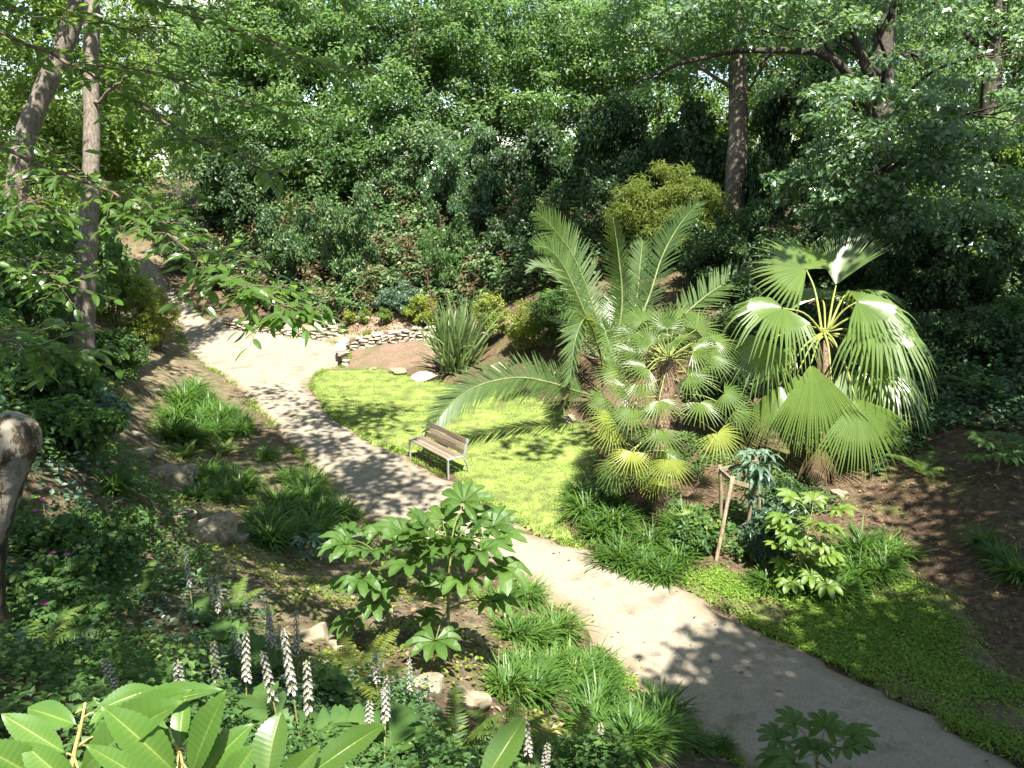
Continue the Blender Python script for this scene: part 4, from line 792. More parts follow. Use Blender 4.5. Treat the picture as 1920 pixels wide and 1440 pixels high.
# back bank
shrub("feathery_shrub","yellow-olive feathery domed shrub at the foot of the straight oak trunk","shrub",(5.85, 30.13, 3.55),(2.15,1.6,3.5),150,150,.20,.035,M_OLIVE,201,cr=.42,flat=.6,lobes=6)
shrub("leafy_shrub","bright yellow-green upright bush right of the sword-leaved clump","shrub",(0.46, 26.48, 0.89),(.75,.65,1.75),70,70,.10,.05,M_YEL,202,cr=.20)
shrub("leafy_shrub","darker yellow-green bush squeezed behind the sword-leaved clump","shrub",(-0.88, 28.28, 0.94),(.8,.6,1.8),70,70,.10,.05,M_YEL,203,cr=.20)
shrub("leafy_shrub","dense green bush between the yellow-green bushes and feather palm","shrub",(1.62, 26.04, 1.24),(.9,.8,2.0),90,70,.10,.055,M_HERB,204,cr=.24)
shrub("leafy_shrub","pale blue-green low shrub on the mulched slope above the stone wall","shrub",(-4.78, 33.65, 1.20),(1.15,.8,1.35),90,70,.10,.05,M_BLUE,205,cr=.24)
shrub("leafy_shrub","light green bush partly hidden behind the red flower stalk","shrub",(-3.80, 32.62, 1.22),(.75,.6,1.3),60,60,.10,.055,M_YEL,206,cr=.2)
for i,(q,s,l) in enumerate([((-7.01, 33.68, 0.56),.32,"small yellow-green bush on the mulch nearest the gap between walls"),((-6.30, 33.47, 0.56),.30,"small round bush on the mulch, second along from the wall gap"),((-5.41, 33.09, 0.68),.34,"small upright bush on the mulch, third along from the wall gap"),((-5.96, 32.00, 0.48),.18,"tiny seedling bush just above the curved wall"),((-4.25, 32.73, 0.88),.40,"pale leafy bush spilling over the curved wall beside the sword-leaved clump"),((-8.22, 34.27, 0.45),.30,"yellowish low plant on top of the long wall")]):
    shrub("small_bush",l,"bush",q,(s,s,s*1.9),26,46,.075,.045,M_YEL if i in(0,3,5) else M_LIME,210+i,group="young bushes on the mulch bed",cr=.11,stems=3)
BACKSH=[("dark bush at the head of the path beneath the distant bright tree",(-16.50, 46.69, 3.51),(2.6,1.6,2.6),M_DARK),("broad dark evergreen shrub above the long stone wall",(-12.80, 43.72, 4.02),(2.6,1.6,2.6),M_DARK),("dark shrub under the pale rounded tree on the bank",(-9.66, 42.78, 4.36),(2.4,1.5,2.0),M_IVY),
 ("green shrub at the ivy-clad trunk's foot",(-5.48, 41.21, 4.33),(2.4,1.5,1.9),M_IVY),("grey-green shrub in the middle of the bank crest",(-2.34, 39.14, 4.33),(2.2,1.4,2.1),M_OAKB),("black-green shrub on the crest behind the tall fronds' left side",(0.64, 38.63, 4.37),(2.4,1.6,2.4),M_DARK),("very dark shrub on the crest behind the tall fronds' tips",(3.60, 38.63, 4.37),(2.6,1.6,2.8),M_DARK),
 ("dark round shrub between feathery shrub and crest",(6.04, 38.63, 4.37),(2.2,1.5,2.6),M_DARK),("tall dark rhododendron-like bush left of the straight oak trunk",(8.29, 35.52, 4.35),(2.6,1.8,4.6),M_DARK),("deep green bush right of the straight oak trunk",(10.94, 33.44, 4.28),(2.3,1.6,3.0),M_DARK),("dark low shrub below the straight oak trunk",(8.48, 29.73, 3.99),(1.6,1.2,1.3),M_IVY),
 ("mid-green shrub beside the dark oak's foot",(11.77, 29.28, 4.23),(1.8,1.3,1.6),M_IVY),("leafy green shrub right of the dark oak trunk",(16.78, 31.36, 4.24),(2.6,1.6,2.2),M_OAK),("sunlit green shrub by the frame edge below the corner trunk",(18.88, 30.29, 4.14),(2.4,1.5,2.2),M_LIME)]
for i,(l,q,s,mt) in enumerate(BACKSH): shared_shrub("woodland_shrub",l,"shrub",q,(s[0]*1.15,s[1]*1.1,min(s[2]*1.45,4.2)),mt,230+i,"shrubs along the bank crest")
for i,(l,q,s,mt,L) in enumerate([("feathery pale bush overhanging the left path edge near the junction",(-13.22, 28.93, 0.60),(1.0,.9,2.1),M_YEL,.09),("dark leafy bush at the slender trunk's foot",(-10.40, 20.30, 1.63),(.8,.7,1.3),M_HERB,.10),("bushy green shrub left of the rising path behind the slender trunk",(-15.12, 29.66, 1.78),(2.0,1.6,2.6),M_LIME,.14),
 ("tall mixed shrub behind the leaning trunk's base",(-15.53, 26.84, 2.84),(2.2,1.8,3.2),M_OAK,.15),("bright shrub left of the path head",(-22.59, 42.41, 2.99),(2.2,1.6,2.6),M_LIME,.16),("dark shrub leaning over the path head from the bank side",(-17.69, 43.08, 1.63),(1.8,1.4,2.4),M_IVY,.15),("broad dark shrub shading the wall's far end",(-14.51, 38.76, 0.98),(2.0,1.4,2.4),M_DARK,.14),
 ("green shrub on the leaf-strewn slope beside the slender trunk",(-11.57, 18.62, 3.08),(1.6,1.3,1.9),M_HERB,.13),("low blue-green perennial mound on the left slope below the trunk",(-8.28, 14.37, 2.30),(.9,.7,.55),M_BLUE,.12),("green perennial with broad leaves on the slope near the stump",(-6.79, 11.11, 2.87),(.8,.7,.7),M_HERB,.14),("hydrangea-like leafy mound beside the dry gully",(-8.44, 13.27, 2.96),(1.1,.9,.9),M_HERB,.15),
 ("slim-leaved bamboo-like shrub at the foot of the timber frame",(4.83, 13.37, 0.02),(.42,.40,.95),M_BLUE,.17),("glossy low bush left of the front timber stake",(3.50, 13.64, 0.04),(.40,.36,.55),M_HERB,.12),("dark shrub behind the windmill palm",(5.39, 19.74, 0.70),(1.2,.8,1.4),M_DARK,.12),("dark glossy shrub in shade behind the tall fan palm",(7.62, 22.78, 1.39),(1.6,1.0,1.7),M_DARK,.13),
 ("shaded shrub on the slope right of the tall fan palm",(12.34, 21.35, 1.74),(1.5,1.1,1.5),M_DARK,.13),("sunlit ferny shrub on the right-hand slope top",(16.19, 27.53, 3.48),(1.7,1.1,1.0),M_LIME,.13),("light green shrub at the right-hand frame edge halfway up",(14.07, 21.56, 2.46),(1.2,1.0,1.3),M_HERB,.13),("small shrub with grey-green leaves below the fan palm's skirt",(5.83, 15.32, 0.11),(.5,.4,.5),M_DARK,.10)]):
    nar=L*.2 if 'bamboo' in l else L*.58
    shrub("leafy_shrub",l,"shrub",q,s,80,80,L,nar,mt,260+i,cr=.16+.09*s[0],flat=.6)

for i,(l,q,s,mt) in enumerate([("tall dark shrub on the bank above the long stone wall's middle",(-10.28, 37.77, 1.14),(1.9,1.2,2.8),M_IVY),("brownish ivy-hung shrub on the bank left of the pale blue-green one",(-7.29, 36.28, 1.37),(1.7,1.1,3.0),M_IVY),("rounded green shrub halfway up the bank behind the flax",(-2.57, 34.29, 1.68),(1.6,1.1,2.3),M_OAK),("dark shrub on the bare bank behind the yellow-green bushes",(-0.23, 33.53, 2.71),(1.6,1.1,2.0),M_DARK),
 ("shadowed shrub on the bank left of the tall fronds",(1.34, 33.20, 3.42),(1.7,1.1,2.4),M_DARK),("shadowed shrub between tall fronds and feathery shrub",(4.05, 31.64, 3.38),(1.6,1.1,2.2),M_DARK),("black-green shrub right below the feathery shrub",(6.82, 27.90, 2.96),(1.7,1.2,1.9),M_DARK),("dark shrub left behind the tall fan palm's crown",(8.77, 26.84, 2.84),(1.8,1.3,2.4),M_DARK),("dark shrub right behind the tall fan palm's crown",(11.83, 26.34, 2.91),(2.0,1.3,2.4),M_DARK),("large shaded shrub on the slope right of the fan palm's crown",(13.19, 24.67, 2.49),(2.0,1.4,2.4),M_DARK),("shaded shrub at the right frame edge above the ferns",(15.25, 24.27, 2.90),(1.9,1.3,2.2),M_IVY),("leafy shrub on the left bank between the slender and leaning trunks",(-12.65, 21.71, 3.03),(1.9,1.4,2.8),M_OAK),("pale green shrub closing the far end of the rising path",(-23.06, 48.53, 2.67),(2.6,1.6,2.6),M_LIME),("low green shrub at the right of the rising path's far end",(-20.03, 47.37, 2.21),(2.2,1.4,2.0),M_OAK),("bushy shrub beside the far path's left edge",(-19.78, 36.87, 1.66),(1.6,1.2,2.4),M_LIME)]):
    shared_shrub("bank_shrub",l,"shrub",q,s,mt,300+i,"shrubs on the shaded slopes")
# ivy and brambles covering the banks, herbs on the viewer's side: uncountable cover
def cover(name,mat,pts_poly,n,L,W,hgt,seed,tpl=RHOMB,up=.7,holes=.35,fs=.8,near=False):
    r=np.random.default_rng(seed); poly=np.array(pts_poly)[:,:2]; lo=poly.min(0); hi=poly.max(0); X0=[]; 
    while sum(len(a) for a in X0)<n:
        p=lo+(hi-lo)*r.random((n*2,2)); p=p[inside(p[:,0],p[:,1],poly)]
        f=np.sin(p[:,0]*fs+1.3*seed)*np.sin(p[:,1]*fs*1.1+seed)+.6*np.sin(p[:,0]*fs*2.7+p[:,1]*1.9+seed)*np.sin(p[:,1]*fs*2.3-p[:,0])
        if near: p,f=[(lambda kk:(p[kk],f[kk]))(r.random(len(p))<(.42/np.clip(np.hypot(p[:,0],p[:,1])/14,.42,1.1))**2)][0]
        X0.append(p[(f>holes*2-1+r.normal(0,.15,len(p)))&~inside(p[:,0],p[:,1],_poly)])
    p=np.concatenate(X0)[:n]; k=len(p)
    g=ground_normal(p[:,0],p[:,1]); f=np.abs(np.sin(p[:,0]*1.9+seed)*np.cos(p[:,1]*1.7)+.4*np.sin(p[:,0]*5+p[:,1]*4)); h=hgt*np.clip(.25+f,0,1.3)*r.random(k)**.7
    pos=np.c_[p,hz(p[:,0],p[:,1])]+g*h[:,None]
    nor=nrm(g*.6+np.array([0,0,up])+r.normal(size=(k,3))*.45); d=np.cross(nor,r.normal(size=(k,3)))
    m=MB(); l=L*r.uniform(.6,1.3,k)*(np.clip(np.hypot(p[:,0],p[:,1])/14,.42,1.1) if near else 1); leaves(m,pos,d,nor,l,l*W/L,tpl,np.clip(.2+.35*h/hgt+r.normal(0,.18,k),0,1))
    return kind(m.obj(name,mat),"stuff")
BANK=[(-13.63, 37.57, 0.39),(-8.50, 34.41, 0.57),(-4.65, 34.02, 1.06),(-2.23, 32.57, 1.05),(0.84, 30.76, 2.02),(3.19, 29.42, 2.84),(5.79, 29.53, 3.22),(7.76, 31.25, 3.84),(8.51, 37.62, 4.44),(3.98, 42.89, 4.78),(-1.75, 43.94, 4.86),(-7.74, 44.97, 4.81),(-14.32, 46.89, 4.26),(-18.19, 48.72, 3.36),(-17.17, 43.04, 1.49)]
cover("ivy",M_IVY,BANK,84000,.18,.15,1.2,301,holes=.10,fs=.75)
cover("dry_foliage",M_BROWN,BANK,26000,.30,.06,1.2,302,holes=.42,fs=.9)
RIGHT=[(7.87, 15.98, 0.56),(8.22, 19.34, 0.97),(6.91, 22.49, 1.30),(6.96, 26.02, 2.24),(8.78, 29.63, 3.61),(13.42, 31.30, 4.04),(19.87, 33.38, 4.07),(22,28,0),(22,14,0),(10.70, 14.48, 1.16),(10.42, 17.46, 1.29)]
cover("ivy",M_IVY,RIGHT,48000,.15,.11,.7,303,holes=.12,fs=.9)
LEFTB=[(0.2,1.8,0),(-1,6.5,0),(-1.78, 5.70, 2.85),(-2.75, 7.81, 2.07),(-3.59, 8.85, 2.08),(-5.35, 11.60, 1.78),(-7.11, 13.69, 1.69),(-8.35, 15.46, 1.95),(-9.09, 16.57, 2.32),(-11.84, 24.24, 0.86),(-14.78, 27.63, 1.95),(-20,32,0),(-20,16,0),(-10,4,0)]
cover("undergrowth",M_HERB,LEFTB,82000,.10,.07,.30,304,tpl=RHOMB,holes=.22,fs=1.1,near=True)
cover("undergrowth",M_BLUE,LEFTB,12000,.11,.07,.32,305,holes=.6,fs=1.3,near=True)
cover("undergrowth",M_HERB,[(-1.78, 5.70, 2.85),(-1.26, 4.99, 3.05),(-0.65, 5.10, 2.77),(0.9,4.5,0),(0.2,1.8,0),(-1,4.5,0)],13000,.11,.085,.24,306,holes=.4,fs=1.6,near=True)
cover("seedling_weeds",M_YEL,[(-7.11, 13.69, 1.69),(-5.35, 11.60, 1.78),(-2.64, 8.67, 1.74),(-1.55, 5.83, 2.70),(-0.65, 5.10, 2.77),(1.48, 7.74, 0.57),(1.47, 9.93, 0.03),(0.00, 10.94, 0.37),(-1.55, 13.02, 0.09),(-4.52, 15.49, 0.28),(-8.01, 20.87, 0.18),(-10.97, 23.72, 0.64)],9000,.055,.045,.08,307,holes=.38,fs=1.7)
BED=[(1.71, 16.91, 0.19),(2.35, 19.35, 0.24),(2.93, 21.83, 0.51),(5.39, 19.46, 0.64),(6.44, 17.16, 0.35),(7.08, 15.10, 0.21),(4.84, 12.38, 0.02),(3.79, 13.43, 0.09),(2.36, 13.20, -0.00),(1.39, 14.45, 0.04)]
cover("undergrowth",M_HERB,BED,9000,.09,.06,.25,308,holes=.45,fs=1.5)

# turf blades, clover on the verge
def turf(name,poly,n,L,mat,seed,clover=False):
    r=np.random.default_rng(seed); lo=poly[:,:2].min(0)-.1; hi=poly[:,:2].max(0)+.1; p=lo+(hi-lo)*r.random((n*4,2)); d=edge_dist(p[:,0],p[:,1],poly); p=p[inside(p[:,0],p[:,1],poly)|(d<.09*r.random(len(p)))][:n]; q0=np.sin(p[:,0]*1.3+seed*2)*np.sin(p[:,1]*1.1+seed)+.7*np.sin(p[:,0]*3.1+p[:,1]*1.7)*np.sin(p[:,1]*2.9-p[:,0]*.8); e0=edge_dist(p[:,0],p[:,1],poly); p=p[(q0>-.85+(.75 if clover else 0)+r.normal(0,.3,len(p)))&((e0>r.random(len(p))**2*.75)|(edge_dist(p[:,0],p[:,1],PATH_R,False)<.45)|(not clover))]; k=len(p)
    z=hz(p[:,0],p[:,1])+.02; th=r.random(k)*6.28; f=np.sin(p[:,0]*2.1+seed)*np.sin(p[:,1]*1.8)+.5*np.sin(p[:,0]*6.1)*np.sin(p[:,1]*5.3)
    m=MB(); v=np.clip(.45+.2*f+r.normal(0,.2,k),0,1)
    if clover:
        leaves(m,np.c_[p,z+r.random(k)*.045],np.c_[np.cos(th),np.sin(th),r.normal(0,.25,k)],np.c_[r.normal(0,.35,k),r.normal(0,.35,k),np.ones(k)],L*r.uniform(.5,1.2,k),L*.8,RHOMB,v)
    else:
        leaves(m,np.c_[p,z],np.c_[np.cos(th)*.6,np.sin(th)*.6,np.full(k,.8)],np.c_[-np.cos(th),-np.sin(th),np.full(k,.7)],L*r.uniform(.5,1.3,k),.014+0*th,RHOMB,v)
    return kind(m.obj(name,mat),"stuff")
turf("lawn_grass",LAWN,52000,.055,M_TURFB,311)
turf("verge_grass",VERGE,9000,.06,M_TURFB,312)
turf("clover",VERGE,34000,.05,M_CLOVER,313,True)

def edge_weeds():
    r=np.random.default_rng(317); m=MB()
    for line in (PATH_L,PATH_R):
        c=bez(line,400); k=9000; i=r.integers(20,330,k); p=c[i,:2]+r.normal(size=(k,2))*.09+(c[np.minimum(i+1,399),:2]-c[i,:2])*r.random((k,1)); f=np.sin(i*.31+len(line))*np.sin(i*.117)+.4*np.sin(i*.83); p=p[f>r.normal(.1,.3,k)]; k=len(p); th=r.random(k)*6.28
        leaves(m,np.c_[p,hz(p[:,0],p[:,1])-.01],np.c_[np.cos(th)*.7,np.sin(th)*.7,np.full(k,.7)],np.c_[-np.cos(th),-np.sin(th),np.full(k,.7)],r.uniform(.04,.15,k),r.uniform(.012,.035,k),RHOMB)
    kind(m.obj("edge_weeds",M_CLOVER),"stuff")
edge_weeds()

# ---------------------------------------------------------------- arching grass tufts
def tuft_mesh(seed,n=240,Lr=(.45,.80)):
    r=np.random.default_rng(seed); m=MB(); f=np.array([0,.3,.6,.85,1.0])
    for i in range(n):
        a=r.random()*6.28; e=r.uniform(.75,1.5); l=r.uniform(*Lr); b=np.array([r.normal()*.07,r.normal()*.07,-.03]); d=np.array([math.cos(a),math.sin(a),0])
        bend=r.uniform(.5,1.5); ang=e-bend*f**1.5*1.25; st=np.diff(f,prepend=0)*l
        q=b+np.cumsum(np.outer(np.cos(ang)*st,d)+np.outer(np.sin(ang)*st,[0,0,1]),0); w=np.array([.010,.013,.012,.008,.001])*r.uniform(.8,1.3); y=np.array([-d[1],d[0],0])
        V=np.concatenate([q-np.outer(w,y),q+np.outer(w,y)]); v=np.clip(.4+r.normal(0,.18),0,1); m.add(V,[(j,5+j,6+j,j+1) for j in range(4)],np.concatenate([v+.12*f,v+.12*f]))
    return m.mesh("grass_tuft_blades",M_GRASS)
TUFTS=[tuft_mesh(400+i) for i in range(6)]
ORD=["nearest one","second nearest","third nearest","fourth nearest","fifth nearest","sixth nearest","seventh nearest","eighth nearest","ninth nearest","tenth nearest","eleventh nearest","twelfth nearest","thirteenth nearest","fourteenth nearest"]
def tufts(where,group,pts,scale,seed):
    r=np.random.default_rng(seed); pts=sorted(pts,key=lambda p:p[1])
    for i,p in enumerate(pts):
        s=scale*r.uniform(.82,1.2); lab=(f"arching grass tuft {where}, {ORD[i]}" if len(pts)>1 else f"arching grass tuft {where}")
        o=link("grass_tuft",TUFTS[r.integers(6)],None,(p[0],p[1],float(hz(p[0],p[1]))),(0,0,r.random()*6.28),(s,s,s*r.uniform(.85,1.1))); tag(o,lab,"grass tuft",group)
tufts("in the big patch left of the path junction","grass tufts of the patch by the path junction",[(-9.94, 23.78, 0.32),(-9.62, 22.15, 0.34),(-9.25, 22.90, 0.11),(-8.68, 19.48, 0.71),(-8.39, 20.07, 0.44),(-8.21, 21.09, 0.18),(-8.11, 21.66, 0.12),(-8.21, 18.01, 0.73),(-7.93, 18.18, 0.58),(-7.43, 20.64, 0.02),(-9.80, 22.99, 0.30),(-8.81, 21.99, 0.06),(-7.95, 19.03, 0.42),(-7.70, 19.61, 0.30)],1.2,1)
tufts("standing alone at the path edge opposite the bench","single grass tufts",[(-6.08, 18.46, 0.10)],.85,2)
tufts("beside the flat slab in the dry gully","grass tufts near the gully slab",[(-6.18, 15.19, 0.64),(-6.00, 15.89, 0.45),(-5.96, 13.80, 1.01),(-5.70, 14.47, 0.74),(-6.53, 15.66, 0.63),(-5.73, 15.59, 0.42)],.92,3)
tufts("along the path edge left of the bench","grass tufts along the shaded path edge",[(-5.06, 16.93, 0.11),(-4.47, 16.26, 0.13),(-4.66, 14.64, 0.44),(-4.53, 13.07, 0.76),(-4.21, 14.41, 0.35),(-3.87, 14.71, 0.17),(-3.54, 15.06, 0.08),(-4.24, 12.58, 0.71),(-3.98, 13.02, 0.51),(-3.74, 13.65, 0.29),(-4.41, 13.63, 0.60),(-4.34, 15.44, 0.24)],.92,4)
tufts("on the left slope below the slender trunk","single grass tufts",[(-8.90, 17.02, 1.82)],.75,5)
tufts("at the gully edge left of the slab","single grass tufts",[(-5.91, 10.90, 2.40)],.72,6)
tufts("between the fatsia and the path","grass tufts beside the tall fatsia",[(0.30, 9.90, 0.53),(0.01, 9.74, 0.68),(0.65, 10.38, 0.31),(-0.21, 10.96, 0.45),(0.22, 11.70, 0.11)],.8,7)
tufts("in the sunlit clump right of the fatsia stem","sunlit grass tufts below the fatsia",[(-0.06, 7.40, 1.54),(0.27, 8.31, 0.98),(0.74, 9.30, 0.45),(1.14, 9.69, 0.18),(0.51, 9.17, 0.58),(1.16, 9.11, 0.28),(0.10, 8.46, 1.02),(0.85, 9.02, 0.42),(0.24, 7.71, 1.24)],.72,8)
tufts("in the dark clump at the path corner bottom centre","dark grass tufts at the path corner",[(1.21, 8.05, 0.58),(0.86, 7.46, 0.91),(1.52, 8.26, 0.36),(1.80, 8.20, 0.27),(1.23, 7.14, 0.97),(1.04, 8.26, 0.60),(1.95, 8.79, 0.07),(1.56, 7.82, 0.50)],.75,9)
tufts("by the lower path edge near the bottom frame","short grass tufts by the lower path edge",[(2.28, 8.18, 0.14),(2.63, 8.39, -0.01)],.38,10)
tufts("beneath the windmill palm","grass tufts beneath the windmill palm",[(1.57, 15.26, 0.04),(1.71, 14.30, 0.02),(2.07, 14.64, 0.04),(1.98, 13.24, -0.00),(2.36, 12.99, -0.00),(2.70, 12.70, -0.00),(3.07, 13.16, 0.02),(2.70, 13.89, 0.03),(1.52, 16.02, 0.11),(2.48, 15.26, 0.11),(3.44, 14.11, 0.09),(2.06, 15.64, 0.15)],1.05,11)
tufts("below the tall fan palm","grass tufts below the tall fan palm",[(5.32, 12.17, 0.03),(5.97, 12.37, 0.08),(6.39, 12.44, 0.19),(5.51, 11.92, 0.10),(4.44, 12.27, 0.03),(6.84, 13.02, 0.20),(5.04, 12.27, 0.03),(6.32, 13.06, 0.18)],.95,12)
tufts("on the shaded slope at the right frame edge","dark grass tufts at the right frame edge",[(8.28, 12.18, 0.59),(8.33, 11.71, 0.54),(8.28, 12.67, 0.64)],.8,13)

# ---------------------------------------------------------------- sword-leaved clump (flax)
M_FLAX=leaf_mat("flax_leaf",[(0,(.06,.10,.035)),(.5,(.11,.165,.06)),(1,(.20,.25,.10))],trans=(.36,.50,.10),tw=.25,rough=.35,spec=.6)
def flax():
    r=np.random.default_rng(500); base=np.array((-1.98, 27.03, 0.30)); o=thing("flax_clump","big clump of stiff sword-shaped leaves beside the curved stone wall","flax",tuple(base))
    var=[]
    for k in range(7):
        m=MB(); f=np.linspace(0,1,8); bend=[.05,.12,.22,.4,.75,1.1,1.5][k]; ang=1.45-bend*f**2; st=np.r_[0,np.full(7,1/7)]; q=np.cumsum(np.c_[np.cos(ang)*st,0*f,np.sin(ang)*st],0)
        w=np.array([.022,.026,.028,.027,.024,.018,.010,.001]); z=np.c_[-np.sin(ang),0*f,np.cos(ang)]
        V=np.concatenate([q+np.c_[0*w,-w,0*w]+z*w[:,None]*.5,q-z*w[:,None]*.2,q+np.c_[0*w,w,0*w]+z*w[:,None]*.5]); F=[]
        for j in range(7): F+=[(j,8+j,9+j,j+1),(8+j,16+j,17+j,9+j)]
        m.add(V,F,.35+.06*k); var.append(m.mesh("sword_leaf",M_FLAX))
    for i in range(170):
        k=min(int(abs(r.normal())*3.2),6); s=r.uniform(1.8,2.9) if k<4 else r.uniform(1.3,2.0); a=r.random()*6.28
        link("leaf",var[k],o,(r.normal()*.22,r.normal()*.18,-.05),(r.normal()*.30,r.normal()*.30,a),(s,s*.85,s))
    m=MB(); q=bez([(-.35,0,.2),(-.72,.1,1.7),(-.82,.1,2.5),(-.95,.1,3.4)],14); add_tube(m,q,np.linspace(.02,.008,14),6)
    for i in range(14):
        p=q[5+i//2+(2 if i>8 else 0)]; d=np.array([(-1)**i*.16,r.normal()*.06,.14]); add_tube(m,[p,p+d*.6,p+d],[.006,.008,.012],5)
    m.obj("flower_stalk",surf_mat("flax_flower_stalk",[(.3,(.12,.035,.03)),(.7,(.24,.10,.08))],scale=8,bump=.2),o)
flax()

# ---------------------------------------------------------------- ferns
FPIN=(np.array([[0,0,0],[.12,-.5,.02],[.12,.5,.02],[.3,-.28,0],[.34,-.46,.02],[.3,.28,0],[.34,.46,.02],[.55,-.2,-.03],[.58,-.34,0],[.55,.2,-.03],[.58,.34,0],[1,0,-.12]]),np.array([[0,1,3],[0,5,2],[0,3,5],[3,4,7],[5,9,6],[3,7,5],[5,7,9],[7,8,11],[9,11,10],[7,11,9]]))
def fern_frond(seed,arch):
    r=np.random.default_rng(seed); m=MB(); f=np.linspace(0,1,14); ang=1.05-arch*f**1.3; st=np.r_[0,np.full(13,1/13)]; q=np.cumsum(np.c_[np.cos(ang)*st,0*f,np.sin(ang)*st],0); add_tube(m,q,np.linspace(.009,.002,14),4,var=.8)
    t=nrm(np.gradient(q,axis=0)); nz=np.c_[-t[:,2],0*f,t[:,0]]
    for sd in(-1,1):
        for k in range(22):
            s=.12+.87*k/22; x=s*13; i=int(x); p=q[i]+(q[min(i+1,13)]-q[i])*(x-i); l=.26*math.sin(math.pi*(.12+.86*s)**.8)**.8+.01
            d=nrm(np.array([0,sd,0])*.95+t[i]*.30-nz[i]*.15+r.normal(size=3)*.06); l*=.62
            leaves(m,p[None],d[None],nz[i][None],l,.046*(.5+.5*math.sin(math.pi*s)),FPIN,np.array([np.clip(.42+r.normal(0,.14),0,1)]))
    return m
FERN=[fern_frond(520+i,a) for i,a in enumerate((.9,1.3,1.7))]
FERN_G=[m.mesh("fern_frond_green",M_FERN) for m in FERN]; FERN_Y=[m.mesh("fern_frond_yellow",M_FERNY) for m in FERN]
def fern(label,p,size,n,seed,yellow=False):
    r=np.random.default_rng(seed); o=thing("fern",label,"fern",(p[0],p[1],float(hz(p[0],p[1]))),0,"ferns on the banks")
    for i in range(n): s=size*r.uniform(.8,1.15); link("frond",(FERN_Y if yellow else FERN_G)[r.integers(3)],o,(0,0,0),(r.normal()*.1,r.normal()*.15,i*6.283/n+r.normal()*.15),(s,s,s))
for i,a in enumerate([("yellow-green fern beside the white flower spikes",(-1.42, 6.07, 2.52),.75,11,True),("bright fern at the bottom centre behind the large single leaf",(-0.42, 5.18, 2.60),.62,9,False),("fern at the bottom beside the dark grass clump",(0.48, 5.96, 1.82),.66,10,False),("pale fern right of the single large leaf",(0.00, 5.76, 2.08),.62,8,False),("green fern in the grass patch by the path junction",(-7.10, 18.32, 0.25),.8,9,False),("dark round fern at the dry gully's edge",(-7.36, 16.83, 0.71),.7,14,False),
  ("spreading fern on the left slope under the trunk",(-8.97, 15.38, 2.66),.9,10,False),("dark fern among the pink flowers",(-3.87, 7.21, 2.75),.6,10,False),("fern below the flowering spikes in deep shade",(-3.18, 8.05, 2.12),.55,9,False),("small fern on the brown slope right of the fan palm",(8.66, 15.67, 0.81),.85,10,False),("large dark fern high on the right-hand slope",(11.90, 19.46, 1.50),1.2,11,False),("fern at the right-hand slope foot by the frame edge",(10.38, 15.53, 1.22),.85,9,False),("upright yellowing fern by the rock in the gully",(-4.74, 13.74, 0.71),.5,6,True),("fern on the bank left of the feather palm",(1.67, 28.90, 2.81),1.3,11,False),("drooping fern on the shaded bottom left slope",(-3.35, 4.86, 3.67),.55,9,False)]): fern(a[0],a[1],a[2],a[3],540+i,a[4])

# ---------------------------------------------------------------- fatsia
M_FATSIA=leaf_mat("fatsia_leaf",[(0,(.028,.066,.015)),(.5,(.052,.106,.020)),(.85,(.085,.145,.026)),(1,(.18,.20,.05))],trans=(.30,.46,.05),tw=.38,rough=.48,spec=.35)
M_FATSIAL=leaf_mat("sunlit_fatsia_leaf",[(0,(.055,.105,.018)),(.5,(.10,.165,.026)),(1,(.19,.23,.05))],trans=(.38,.54,.06),tw=.40,rough=.45,spec=.4)  # paler fatsia copy, sunlight put into the leaf colour
def palmate(seed,lobes=8,mat=None,pet=.55,droop=.25,sp=2.35,narrow=1.0):
    r=np.random.default_rng(seed); m=MB(); add_tube(m,bez([(0,0,0),(pet*.5,0,.06),(pet,0,0)],6),np.linspace(.010,.006,6),5,var=.85)
    V=[];F=[];vv=[]
    c=np.array([pet,0,0]); cs=[]
    for i in range(lobes):
        a=-sp+2*sp*i/(lobes-1); R=(.36 if abs(a)<1.4 else .29)*r.uniform(.92,1.06); da=sp/(lobes-1)
        pr=[(0.0,0,0),(.50,da*1.0,0),(.68,da*.86*narrow,0),(.87,da*.50*narrow,0),(1.0,0,0)]
        k=len(V); mid=[];lf=[];rt=[]
        for rr,w,_ in pr:
            rad=rr*R; z=.05*math.sin(rr*2.4)-droop*rad*rr*1.4
            mid.append(c+np.array([math.cos(a)*rad,math.sin(a)*rad,z]))
            for s,lst in((-1,lf),(1,rt)): lst.append(c+np.array([math.cos(a+s*w)*rad,math.sin(a+s*w)*rad,z+.012*(1 if rr<1 else 0)+(.02 if .3<rr<.7 else 0)]))
        V+=mid+lf+rt; n=len(pr); vv+=[.62]*n+[.40]*n+[.40]*n
        for j in range(n-1): F+=[(k+j,k+j+1,k+n+j+1,k+n+j),(k+j,k+2*n+j,k+2*n+j+1,k+j+1)]
    tone=r.normal(0,.08); m.add(V,F,np.clip(np.array(vv)+tone,0,1)); return m.mesh("fatsia_leaf_blade",mat)
FAT=[palmate(560+i,8 if i%2 else 9,M_FATSIA,droop=.04+.07*i) for i in range(4)]
FATL=[palmate(570+i,8,M_FATSIAL,droop=.06+.08*i) for i in range(3)]
FATB=[palmate(580+i,7,M_BLUE,pet=.30,droop=.5,narrow=.55) for i in range(2)]
